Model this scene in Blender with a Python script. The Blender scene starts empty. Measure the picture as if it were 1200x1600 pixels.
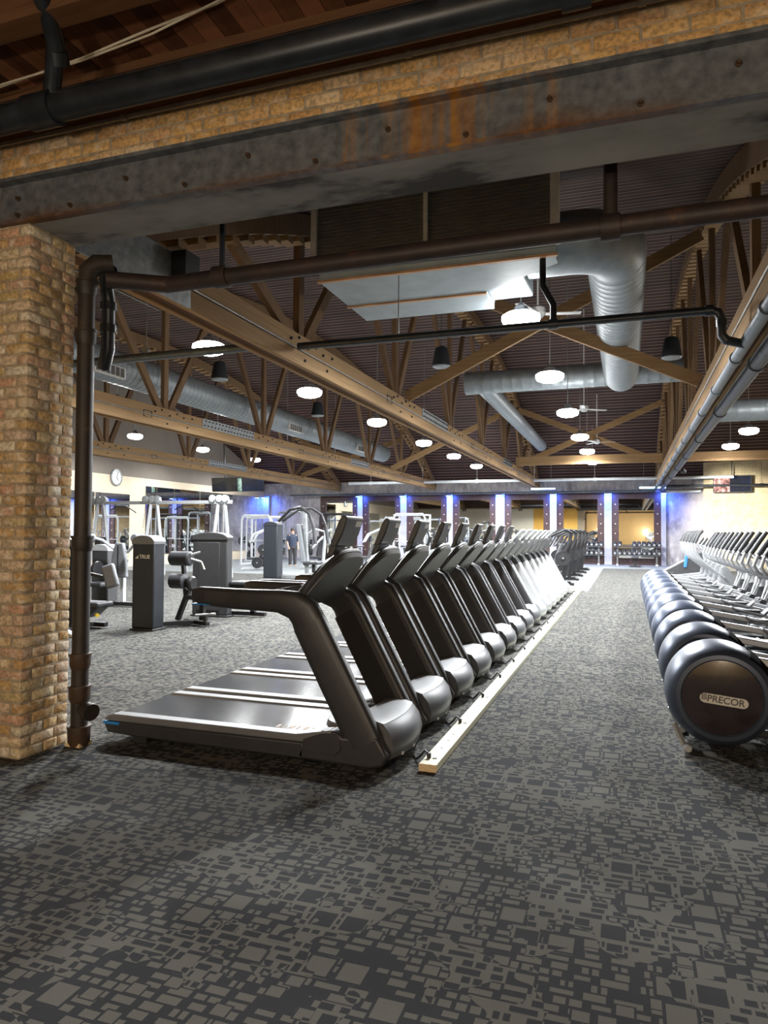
import bpy, bmesh, math, random
from math import sin, cos, pi, radians, sqrt, atan2, asin, tan
from mathutils import Vector, Matrix

random.seed(7)
S = bpy.context.scene
COL = S.collection

# ------------------------------------------------------------------ camera
CAM_H = 1.62
F_PX = 1110.0
YAW, PITCH, ROLL = radians(18.9465), radians(1.5850), radians(0.3438)
fw = Vector((-sin(YAW) * cos(PITCH), cos(YAW) * cos(PITCH), sin(PITCH)))
rt = Vector((cos(YAW), sin(YAW), 0))
up = rt.cross(fw)
r2 = rt * cos(ROLL) + up * sin(ROLL)
u2 = -rt * sin(ROLL) + up * cos(ROLL)
cam_data = bpy.data.cameras.new('camera')
cam_data.sensor_fit = 'VERTICAL'
cam_data.sensor_height = 32.0
cam_data.lens = F_PX / 1600.0 * 32.0
cam_data.clip_start = 0.05
cam_data.clip_end = 200
cam = bpy.data.objects.new('camera', cam_data)
cam.matrix_world = Matrix(((r2.x, u2.x, -fw.x, 0), (r2.y, u2.y, -fw.y, 0), (r2.z, u2.z, -fw.z, CAM_H), (0, 0, 0, 1)))
COL.objects.link(cam)
S.camera = cam

# ------------------------------------------------------------------ world, exposure
w = bpy.data.worlds.new('world')
S.world = w
w.use_nodes = True
w.node_tree.nodes['Background'].inputs['Color'].default_value = (0.55, 0.6, 0.7, 1)
w.node_tree.nodes['Background'].inputs['Strength'].default_value = 0.05
S.view_settings.view_transform = 'Standard'
S.view_settings.look = 'None'
S.view_settings.gamma = 1.0
S.view_settings.use_curve_mapping = False
S.view_settings.exposure = 0.85
S.cycles.max_bounces = 7
S.cycles.diffuse_bounces = 4
S.cycles.glossy_bounces = 4
S.cycles.sample_clamp_indirect = 6.0

HALL_LAMP_W = 1200.0      # each round lamp of the hall
FRONT_LAMP_W = 102.0     # each unseen warm lamp added to the front area
BLUE_LAMP_W = 48.0       # blue wash lamps on the far columns

# ------------------------------------------------------------------ material helpers
MATS = {}

def new_mat(name):
    m = bpy.data.materials.new(name)
    m.use_nodes = True
    nt = m.node_tree
    b = nt.nodes['Principled BSDF']
    MATS[name] = m
    return m, nt, b

def val_math(nt, op, a, b=None, c=None):
    n = nt.nodes.new('ShaderNodeMath')
    n.operation = op
    for i, x in enumerate((a, b, c)):
        if x is None:
            continue
        if isinstance(x, (int, float)):
            n.inputs[i].default_value = x
        else:
            nt.links.new(x, n.inputs[i])
    return n.outputs[0]

def mix_col(nt, fac, a, b, blend='MIX'):
    n = nt.nodes.new('ShaderNodeMix')
    n.data_type = 'RGBA'
    n.blend_type = blend
    if isinstance(fac, (int, float)):
        n.inputs[0].default_value = fac
    else:
        nt.links.new(fac, n.inputs[0])
    for i, x in ((6, a), (7, b)):
        if isinstance(x, tuple):
            n.inputs[i].default_value = (x[0], x[1], x[2], 1)
        else:
            nt.links.new(x, n.inputs[i])
    return n.outputs[2]

def noise(nt, scale, detail=3, coord='Object', stretch=None, rough=0.55):
    tc = nt.nodes.new('ShaderNodeTexCoord')
    n = nt.nodes.new('ShaderNodeTexNoise')
    n.inputs['Scale'].default_value = scale
    n.inputs['Detail'].default_value = detail
    n.inputs['Roughness'].default_value = rough
    if stretch:
        mp = nt.nodes.new('ShaderNodeMapping')
        mp.inputs['Scale'].default_value = stretch
        nt.links.new(tc.outputs[coord], mp.inputs[0])
        nt.links.new(mp.outputs[0], n.inputs['Vector'])
    else:
        nt.links.new(tc.outputs[coord], n.inputs['Vector'])
    return n.outputs['Fac']

def ramp(nt, fac, stops):
    n = nt.nodes.new('ShaderNodeValToRGB')
    cr = n.color_ramp
    while len(cr.elements) < len(stops):
        cr.elements.new(0.5)
    for e, (p, c) in zip(cr.elements, stops):
        e.position = p
        e.color = (c[0], c[1], c[2], 1)
    nt.links.new(fac, n.inputs[0])
    return n.outputs[0]

def bump(nt, b, h, strength=0.3, dist=0.01):
    n = nt.nodes.new('ShaderNodeBump')
    n.inputs['Strength'].default_value = strength
    n.inputs['Distance'].default_value = dist
    nt.links.new(h, n.inputs['Height'])
    nt.links.new(n.outputs[0], b.inputs['Normal'])

def simple(name, col, rough=0.5, metal=0.0, var=0.15, scale=6.0, stretch=None, bmp=0.0, spec=0.5, coat=0.0):
    m, nt, b = new_mat(name)
    f = noise(nt, scale, 4, stretch=stretch)
    lo = tuple(c * (1 - var) for c in col)
    hi = tuple(min(1, c * (1 + var)) for c in col)
    c = ramp(nt, f, [(0.3, lo), (0.7, hi)])
    nt.links.new(c, b.inputs['Base Color'])
    b.inputs['Roughness'].default_value = rough
    b.inputs['Metallic'].default_value = metal
    b.inputs['Specular IOR Level'].default_value = spec
    if coat:
        b.inputs['Coat Weight'].default_value = coat
        b.inputs['Coat Roughness'].default_value = 0.08
    if bmp:
        bump(nt, b, f, bmp, 0.01)
    return m

def emit(name, col, strength):
    m, nt, b = new_mat(name)
    b.inputs['Base Color'].default_value = (0.8, 0.8, 0.8, 1)
    b.inputs['Emission Color'].default_value = (col[0], col[1], col[2], 1)
    b.inputs['Emission Strength'].default_value = strength
    return m

# plain materials
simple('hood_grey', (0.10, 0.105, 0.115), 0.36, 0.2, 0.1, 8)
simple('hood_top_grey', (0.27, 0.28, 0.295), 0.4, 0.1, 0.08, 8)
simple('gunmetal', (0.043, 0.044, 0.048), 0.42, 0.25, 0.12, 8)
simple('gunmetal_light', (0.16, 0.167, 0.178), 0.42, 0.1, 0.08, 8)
simple('shell_black', (0.040, 0.041, 0.043), 0.42, 0.0, 0.15, 12)
simple('black_plastic', (0.018, 0.018, 0.02), 0.45, 0.0, 0.2, 20)
simple('upright_inner', (0.014, 0.013, 0.014), 0.5, 0.0, 0.2, 20)
simple('belt_black', (0.026, 0.028, 0.032), 0.22, 0.0, 0.25, 30, (1, 6, 1), spec=0.12)
simple('silver_shell', (0.40, 0.415, 0.43), 0.36, 0.3, 0.06, 6)
simple('silver_tube', (0.42, 0.435, 0.46), 0.36, 0.45, 0.08, 8)
simple('white_frame', (0.42, 0.44, 0.46), 0.35, 0.1, 0.05, 6)
simple('drum_blue', (0.055, 0.07, 0.108), 0.38, 0.35, 0.08, 5)
simple('disc_brown', (0.03, 0.022, 0.026), 0.16, 0.0, 0.3, 6, coat=0.8)
simple('badge_white', (0.68, 0.66, 0.6), 0.4, 0.1, 0.05, 8)
simple('letter_dark', (0.09, 0.08, 0.08), 0.5, 0.0, 0.2, 40)
simple('letter_white', (0.85, 0.87, 0.88), 0.5, 0.0, 0.03, 20)
simple('accent_blue', (0.02, 0.22, 0.62), 0.4, 0.0, 0.1, 10)
simple('accent_red', (0.5, 0.015, 0.03), 0.45, 0.0, 0.2, 10)
simple('accent_yellow', (0.75, 0.55, 0.04), 0.5, 0.0, 0.1, 10)
simple('slot_black', (0.004, 0.004, 0.005), 0.8, 0.0, 0.1, 10, spec=0.05)
simple('pad_dark', (0.028, 0.03, 0.034), 0.5, 0.0, 0.15, 25, bmp=0.05)
simple('pad_grey', (0.14, 0.15, 0.165), 0.5, 0.0, 0.1, 25, bmp=0.05)
simple('tower_dark', (0.014, 0.017, 0.024), 0.5, 0.1, 0.15, 10)
simple('tower_grey', (0.042, 0.043, 0.046), 0.55, 0.1, 0.1, 10)
simple('iron_black', (0.022, 0.022, 0.024), 0.42, 0.3, 0.25, 15)
simple('rail_cream', (0.80, 0.80, 0.60), 0.5, 0.0, 0.06, 12, (1, 0.1, 1))
simple('rail_end', (0.72, 0.55, 0.32), 0.6, 0.0, 0.2, 20, (1, 1, 8))
simple('galvanised', (0.30, 0.34, 0.365), 0.46, 0.4, 0.10, 9)
simple('sheet_metal', (0.36, 0.42, 0.455), 0.55, 0.1, 0.10, 5)
simple('copper_seam', (0.60, 0.34, 0.18), 0.6, 0.0, 0.3, 12, (0.3, 1, 1))
simple('grille_grey', (0.78, 0.77, 0.74), 0.6, 0.1, 0.12, 6)
simple('louvre_back', (0.16, 0.16, 0.16), 0.8, 0.0, 0.1, 6)
simple('pipe_black', (0.019, 0.024, 0.031), 0.36, 0.2, 0.35, 8, bmp=0.1)
simple('pipe_grey', (0.10, 0.12, 0.14), 0.42, 0.3, 0.25, 8)
simple('pipe_dark', (0.035, 0.042, 0.052), 0.45, 0.2, 0.3, 8)
simple('pipe_white', (0.60, 0.63, 0.66), 0.45, 0.1, 0.08, 5)
simple('conduit', (0.33, 0.32, 0.30), 0.4, 0.7, 0.2, 15)
simple('wire_pale', (0.62, 0.55, 0.42), 0.6, 0.0, 0.1, 20)
simple('mortar', (0.36, 0.29, 0.20), 0.95, 0.0, 0.3, 20, bmp=0.5)
simple('frame_brown', (0.05, 0.025, 0.022), 0.5, 0.3, 0.3, 6)
simple('screw_pale', (0.6, 0.55, 0.5), 0.4, 0.6, 0.1, 20)
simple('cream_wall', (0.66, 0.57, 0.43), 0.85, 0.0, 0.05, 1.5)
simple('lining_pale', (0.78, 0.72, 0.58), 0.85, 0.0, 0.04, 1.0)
simple('cream_shaded', (0.22, 0.19, 0.16), 0.9, 0.0, 0.05, 1.5)
simple('back_tan', (0.60, 0.44, 0.22), 0.9, 0.0, 0.08, 0.6)
simple('back_orange', (0.80, 0.45, 0.10), 0.9, 0.0, 0.08, 0.6)
simple('column_pale', (0.34, 0.34, 0.40), 0.8, 0.0, 0.12, 3)
simple('lamp_housing', (0.3, 0.31, 0.33), 0.45, 0.6, 0.1, 10)
simple('speaker_black', (0.012, 0.016, 0.02), 0.6, 0.0, 0.2, 30)
simple('fan_white', (0.62, 0.63, 0.63), 0.5, 0.0, 0.05, 5)
simple('steel_grey', (0.30, 0.32, 0.33), 0.45, 0.6, 0.2, 12)
simple('plate_grey', (0.24, 0.26, 0.27), 0.5, 0.5, 0.25, 14)
simple('tile_white', (0.85, 0.86, 0.85), 0.5, 0.0, 0.02, 5)
simple('dumbbell_face', (0.5, 0.5, 0.52), 0.35, 0.7, 0.1, 10)
simple('rubber_black', (0.015, 0.015, 0.016), 0.6, 0.0, 0.2, 20)
simple('skin', (0.42, 0.25, 0.18), 0.6, 0.0, 0.08, 10)
simple('shirt_navy', (0.016, 0.025, 0.05), 0.8, 0.0, 0.15, 14)
simple('trousers', (0.03, 0.03, 0.035), 0.8, 0.0, 0.15, 14)
simple('hair', (0.02, 0.014, 0.01), 0.7, 0.0, 0.2, 40)
simple('blue_cloth', (0.04, 0.2, 0.45), 0.8, 0.0, 0.15, 14)
emit('lamp_glow', (1.0, 0.99, 0.97), 26.0)
emit('warm_glow', (1.0, 0.62, 0.25), 12.0)
emit('blue_tube', (0.25, 0.5, 1.0), 9.0)

# mirror glass
m, nt, b = new_mat('mirror')
b.inputs['Metallic'].default_value = 1.0
b.inputs['Roughness'].default_value = 0.02
c = ramp(nt, noise(nt, 0.4, 2), [(0.3, (0.80, 0.82, 0.82)), (0.7, (0.86, 0.88, 0.87))])
nt.links.new(c, b.inputs['Base Color'])

# dark display glass and a lit TV picture
m, nt, b = new_mat('tv_glass')
f = noise(nt, 1.2, 1)
c = ramp(nt, f, [(0.45, (0.006, 0.007, 0.01)), (0.7, (0.012, 0.016, 0.03))])
nt.links.new(c, b.inputs['Base Color'])
b.inputs['Roughness'].default_value = 0.08
def tv_picture(name, stops, strength, scale):
    m, nt, b = new_mat(name)
    f = noise(nt, scale, 2)
    c = ramp(nt, f, stops)
    b.inputs['Base Color'].default_value = (0.01, 0.01, 0.01, 1)
    b.inputs['Roughness'].default_value = 0.1
    nt.links.new(c, b.inputs['Emission Color'])
    b.inputs['Emission Strength'].default_value = strength
tv_picture('tv_pink', [(0.35, (0.05, 0.03, 0.03)), (0.5, (0.5, 0.22, 0.18)), (0.65, (0.85, 0.62, 0.55))], 0.9, 5)
tv_picture('tv_navy', [(0.4, (0.004, 0.006, 0.02)), (0.7, (0.01, 0.02, 0.07))], 0.5, 2)
tv_picture('tv_green', [(0.4, (0.05, 0.12, 0.1)), (0.6, (0.35, 0.5, 0.42))], 0.9, 5)

# carpet: random blocks and dashes
m, nt, b = new_mat('carpet')
geo = nt.nodes.new('ShaderNodeNewGeometry')
sep = nt.nodes.new('ShaderNodeSeparateXYZ')
nt.links.new(geo.outputs['Position'], sep.inputs[0])
PX, PY = sep.outputs[0], sep.outputs[1]
def wnoise(x, y, z):
    cb = nt.nodes.new('ShaderNodeCombineXYZ')
    for k_, q in enumerate((x, y, z)):
        if isinstance(q, (int, float)): cb.inputs[k_].default_value = q
        else: nt.links.new(q, cb.inputs[k_])
    wn2 = nt.nodes.new('ShaderNodeTexWhiteNoise'); wn2.noise_dimensions = '3D'
    nt.links.new(cb.outputs[0], wn2.inputs['Vector'])
    return wn2.outputs['Value']
MM = lambda op, a_, b_=None: val_math(nt, op, a_, b_)
gt = lambda a_, b_: MM('GREATER_THAN', a_, b_)
lt = lambda a_, b_: MM('LESS_THAN', a_, b_)
def grid(cw, ch, seed):
    v = MM('DIVIDE', PY, ch); row = MM('FLOOR', v); fy = MM('SUBTRACT', v, row)
    u = MM('ADD', MM('DIVIDE', PX, cw), MM('MULTIPLY', wnoise(row, seed, 3.3), 7.0)); colm = MM('FLOOR', u); fx = MM('SUBTRACT', u, colm)
    return row, colm, MM('ABSOLUTE', MM('SUBTRACT', fx, 0.5)), MM('ABSOLUTE', MM('SUBTRACT', fy, 0.5)), fx
# rows of dashes of different widths
row, colm, ax, ay, fx = grid(0.112, 0.050, 1.0)
r1 = wnoise(colm, row, 2.2)
hx = MM('ADD', 0.20, MM('MULTIPLY', r1, 0.26))
dash = MM('MULTIPLY', lt(ax, hx), lt(ay, MM('ADD', 0.25, MM('MULTIPLY', wnoise(colm, row, 5.1), 0.16))))
split = MM('MULTIPLY', lt(wnoise(colm, row, 6.6), 0.30), lt(MM('ABSOLUTE', MM('SUBTRACT', ax, 0.0)), 0.055))
dash = MM('MULTIPLY', MM('MULTIPLY', dash, MM('SUBTRACT', 1.0, split)), gt(wnoise(colm, row, 8.8), 0.12))
# middling blocks and big squares, each with a clear margin round it
def squares(cur, cw, ch, seed, prob, hx_, hy_):
    row, colm, ax, ay, fx = grid(cw, ch, seed)
    on = lt(wnoise(colm, row, seed), prob)
    inner = MM('MULTIPLY', MM('MULTIPLY', lt(ax, hx_), lt(ay, hy_)), on)
    cell = MM('MULTIPLY', MM('MULTIPLY', lt(ax, hx_ + 0.09), lt(ay, hy_ + 0.09)), on)
    return MM('MAXIMUM', MM('MULTIPLY', cur, MM('SUBTRACT', 1.0, cell)), inner)
mark = squares(dash, 0.085, 0.075, 11.0, 0.22, 0.34, 0.36)
mark = squares(mark, 0.135, 0.150, 12.0, 0.17, 0.36, 0.36)
patch = nt.nodes.new('ShaderNodeTexNoise')
patch.inputs['Scale'].default_value = 2.1
patch.inputs['Detail'].default_value = 2.0
nt.links.new(geo.outputs['Position'], patch.inputs['Vector'])
prow, pcol, _, _, _ = grid(0.112, 0.10, 21.0)
pol = gt(MM('ADD', patch.outputs['Fac'], MM('MULTIPLY', MM('SUBTRACT', wnoise(pcol, prow, 4.0), 0.5), 0.10)), 0.52)
vv = MM('ABSOLUTE', MM('SUBTRACT', mark, pol))
fine = nt.nodes.new('ShaderNodeTexNoise'); fine.inputs['Scale'].default_value = 260
nt.links.new(geo.outputs['Position'], fine.inputs['Vector'])
vf = val_math(nt, 'MULTIPLY_ADD', fine.outputs['Fac'], 0.5, val_math(nt, 'MULTIPLY_ADD', vv, 0.75, -0.18))
c = ramp(nt, vf, [(0.0, (0.022, 0.024, 0.027)), (0.3, (0.036, 0.038, 0.042)), (0.62, (0.090, 0.088, 0.077)), (1.0, (0.135, 0.131, 0.116))])
nt.links.new(c, b.inputs['Base Color'])
b.inputs['Roughness'].default_value = 0.95
b.inputs['Specular IOR Level'].default_value = 0.2
bump(nt, b, fine.outputs['Fac'], 0.35, 0.006)

# rubber floor
m, nt, b = new_mat('rubber_floor')
c = ramp(nt, noise(nt, 90, 2), [(0.4, (0.15, 0.165, 0.17)), (0.7, (0.25, 0.27, 0.28))])
nt.links.new(c, b.inputs['Base Color'])
b.inputs['Roughness'].default_value = 0.5

# brick, per-brick colour
def brick_mat(name, stops, white=0.35):
    m, nt, b = new_mat(name)
    oi = nt.nodes.new('ShaderNodeObjectInfo')
    base = ramp(nt, oi.outputs['Random'], stops)
    tc = nt.nodes.new('ShaderNodeTexCoord')
    va = nt.nodes.new('ShaderNodeVectorMath'); va.operation = 'MULTIPLY_ADD'
    nt.links.new(oi.outputs['Location'], va.inputs[0]); va.inputs[1].default_value = (3, 3, 3)
    nt.links.new(tc.outputs['Object'], va.inputs[2])
    n1 = nt.nodes.new('ShaderNodeTexNoise'); n1.inputs['Scale'].default_value = 14; n1.inputs['Detail'].default_value = 5
    nt.links.new(va.outputs[0], n1.inputs['Vector'])
    n2 = nt.nodes.new('ShaderNodeTexNoise'); n2.inputs['Scale'].default_value = 38; n2.inputs['Detail'].default_value = 4
    nt.links.new(va.outputs[0], n2.inputs['Vector'])
    dark = mix_col(nt, ramp(nt, n2.outputs['Fac'], [(0.35, (0.55, 0.55, 0.55)), (0.6, (0, 0, 0))]), base, (0.16, 0.11, 0.06))
    pale = mix_col(nt, ramp(nt, n1.outputs['Fac'], [(0.52, (0, 0, 0)), (0.70, (white * 2, white * 2, white * 2))]), dark, (0.80, 0.72, 0.57))
    nt.links.new(pale, b.inputs['Base Color'])
    b.inputs['Roughness'].default_value = 0.9
    bump(nt, b, n2.outputs['Fac'], 0.7, 0.012)
brick_mat('brick_tan', [(0.0, (0.56, 0.34, 0.14)), (0.25, (0.66, 0.46, 0.22)), (0.5, (0.70, 0.55, 0.38)), (0.7, (0.60, 0.33, 0.21)), (0.85, (0.76, 0.68, 0.53)), (1.0, (0.55, 0.40, 0.16))])
brick_mat('brick_orange', [(0.0, (0.66, 0.38, 0.14)), (0.4, (0.74, 0.46, 0.18)), (0.75, (0.64, 0.36, 0.16)), (1.0, (0.80, 0.60, 0.36))], 0.22)

def brick_tex(name, c1, c2, mort, scale=1.0, bw=0.22, rh=0.075, axis='XZ'):
    m, nt, b = new_mat(name)
    tc = nt.nodes.new('ShaderNodeTexCoord')
    sp = nt.nodes.new('ShaderNodeSeparateXYZ'); nt.links.new(tc.outputs['Object'], sp.inputs[0])
    cb = nt.nodes.new('ShaderNodeCombineXYZ')
    nt.links.new(sp.outputs[0 if axis[0] == 'X' else 1], cb.inputs[0]); nt.links.new(sp.outputs[2], cb.inputs[1])
    t = nt.nodes.new('ShaderNodeTexBrick')
    nt.links.new(cb.outputs[0], t.inputs['Vector'])
    t.inputs['Color1'].default_value = (*c1, 1); t.inputs['Color2'].default_value = (*c2, 1); t.inputs['Mortar'].default_value = (*mort, 1)
    t.inputs['Scale'].default_value = scale
    t.inputs['Brick Width'].default_value = bw; t.inputs['Row Height'].default_value = rh
    t.inputs['Mortar Size'].default_value = 0.008
    n1 = noise(nt, 3, 4)
    cc = mix_col(nt, 0.35, t.outputs['Color'], ramp(nt, n1, [(0.3, tuple(x * 0.6 for x in c1)), (0.7, tuple(min(1, x * 1.4) for x in c2))]))
    nt.links.new(cc, b.inputs['Base Color'])
    b.inputs['Roughness'].default_value = 0.9
    bump(nt, b, t.outputs['Fac'], -0.5, 0.01)
brick_tex('brick_far', (0.50, 0.41, 0.25), (0.58, 0.49, 0.32), (0.28, 0.22, 0.13), 1.0, 0.30, 0.105)
brick_tex('brick_wall', (0.48, 0.33, 0.16), (0.54, 0.42, 0.27), (0.30, 0.24, 0.16))

# mottled plaster of the far wall
m, nt, b = new_mat('plaster')
n1 = noise(nt, 0.9, 5, rough=0.65); n2 = noise(nt, 5, 4, stretch=(1, 1, 0.4))
ca = ramp(nt, n1, [(0.35, (0.22, 0.20, 0.20)), (0.52, (0.36, 0.34, 0.35)), (0.68, (0.52, 0.47, 0.42))])
cc = mix_col(nt, ramp(nt, n2, [(0.5, (0, 0, 0)), (0.72, (0.7, 0.7, 0.7))]), ca, (0.60, 0.57, 0.55))
nt.links.new(cc, b.inputs['Base Color'])
b.inputs['Roughness'].default_value = 0.8

# rusty steel of the great beam
m, nt, b = new_mat('steel_rust')
n1 = noise(nt, 1.1, 5, rough=0.6)
n2 = noise(nt, 4.5, 4, stretch=(2.2, 1, 0.12), rough=0.6)
n3 = noise(nt, 14, 4)
steel = ramp(nt, n3, [(0.3, (0.066, 0.074, 0.084)), (0.7, (0.160, 0.172, 0.188))])
brown = ramp(nt, n3, [(0.3, (0.075, 0.032, 0.012)), (0.7, (0.16, 0.07, 0.024))])
orange = ramp(nt, n3, [(0.3, (0.22, 0.09, 0.012)), (0.7, (0.36, 0.17, 0.03))])
tc = nt.nodes.new('ShaderNodeTexCoord'); sp = nt.nodes.new('ShaderNodeSeparateXYZ')
nt.links.new(tc.outputs['Object'], sp.inputs[0])
low = val_math(nt, 'MULTIPLY_ADD', sp.outputs[2], -5.0, 19.75)        # more rust along the lower edge
f1 = val_math(nt, 'ADD', val_math(nt, 'MULTIPLY', low, 0.45), val_math(nt, 'MULTIPLY', n1, 1.0))
ca = mix_col(nt, ramp(nt, f1, [(0.66, (0, 0, 0)), (0.95, (1, 1, 1))]), steel, brown)
dx = val_math(nt, 'ABSOLUTE', val_math(nt, 'ADD', sp.outputs[0], 0.98))
near = val_math(nt, 'SUBTRACT', 0.72, val_math(nt, 'MULTIPLY', dx, 0.62))
f2 = val_math(nt, 'ADD', near, val_math(nt, 'MULTIPLY', val_math(nt, 'SUBTRACT', n2, 0.5), 2.2))
cb_ = mix_col(nt, ramp(nt, f2, [(0.42, (0, 0, 0)), (0.95, (1, 1, 1))]), ca, orange)
nt.links.new(cb_, b.inputs['Base Color'])
b.inputs['Roughness'].default_value = 0.55
b.inputs['Metallic'].default_value = 0.15
bump(nt, b, n3, 0.2, 0.006)

# sooty painted underside plate
m, nt, b = new_mat('soffit_paint')
n1 = noise(nt, 0.75, 5, stretch=(1, 2, 1), rough=0.6)
c = ramp(nt, n1, [(0.40, (0.045, 0.042, 0.042)), (0.48, (0.20, 0.195, 0.18)), (0.7, (0.30, 0.29, 0.265))])
nt.links.new(c, b.inputs['Base Color'])
b.inputs['Roughness'].default_value = 0.8

# rusty brown pipe
def rusty(name, c1, c2, c3):
    m, nt, b = new_mat(name)
    n1 = noise(nt, 5, 6, rough=0.65)
    c = ramp(nt, n1, [(0.35, c1), (0.6, c2), (0.78, c3)])
    nt.links.new(c, b.inputs['Base Color'])
    b.inputs['Roughness'].default_value = 0.55
    b.inputs['Metallic'].default_value = 0.1
    bump(nt, b, n1, 0.25, 0.01)
rusty('pipe_brown', (0.022, 0.016, 0.015), (0.04, 0.024, 0.02), (0.12, 0.05, 0.025))
rusty('pipe_castiron', (0.02, 0.017, 0.015), (0.035, 0.025, 0.018), (0.12, 0.075, 0.03))
rusty('pipe_joint', (0.032, 0.02, 0.012), (0.07, 0.038, 0.02), (0.16, 0.115, 0.05))

# woods
def wood(name, dark, light, rnd=0.4, axis=(1, 8, 8), rough=0.75):
    m, nt, b = new_mat(name)
    oi = nt.nodes.new('ShaderNodeObjectInfo')
    f = noise(nt, 3.0, 5, stretch=axis, rough=0.6)
    f2 = val_math(nt, 'ADD', val_math(nt, 'MULTIPLY', f, 1 - rnd), val_math(nt, 'MULTIPLY', oi.outputs['Random'], rnd))
    c = ramp(nt, f2, [(0.25, dark), (0.75, light)])
    nt.links.new(c, b.inputs['Base Color'])
    b.inputs['Roughness'].default_value = rough
    b.inputs['Specular IOR Level'].default_value = 0.2
    bump(nt, b, f, 0.15, 0.005)
wood('deck_plank', (0.020, 0.0085, 0.006), (0.043, 0.019, 0.0125), 0.5, (0.15, 8, 8))
wood('front_plank', (0.06, 0.024, 0.012), (0.24, 0.10, 0.05), 0.65, (8, 0.4, 8))
wood('timber_y', (0.22, 0.132, 0.063), (0.38, 0.25, 0.128), 0.25, (9, 0.35, 9))
wood('timber_z', (0.105, 0.06, 0.033), (0.22, 0.138, 0.075), 0.35, (9, 9, 0.5))
wood('timber_x', (0.18, 0.105, 0.048), (0.31, 0.20, 0.10), 0.2, (0.35, 9, 9))
wood('timber_dark', (0.075, 0.034, 0.016), (0.17, 0.085, 0.04), 0.3, (0.4, 9, 9))
simple('deck_seam_strip', (0.20, 0.135, 0.105), 0.8, 0.0, 0.3, 1.5)  # pale raised strip along each plank edge, standing in for pale seam lines
simple('deck_back', (0.22, 0.13, 0.085), 0.9, 0.0, 0.15, 3)

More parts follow.
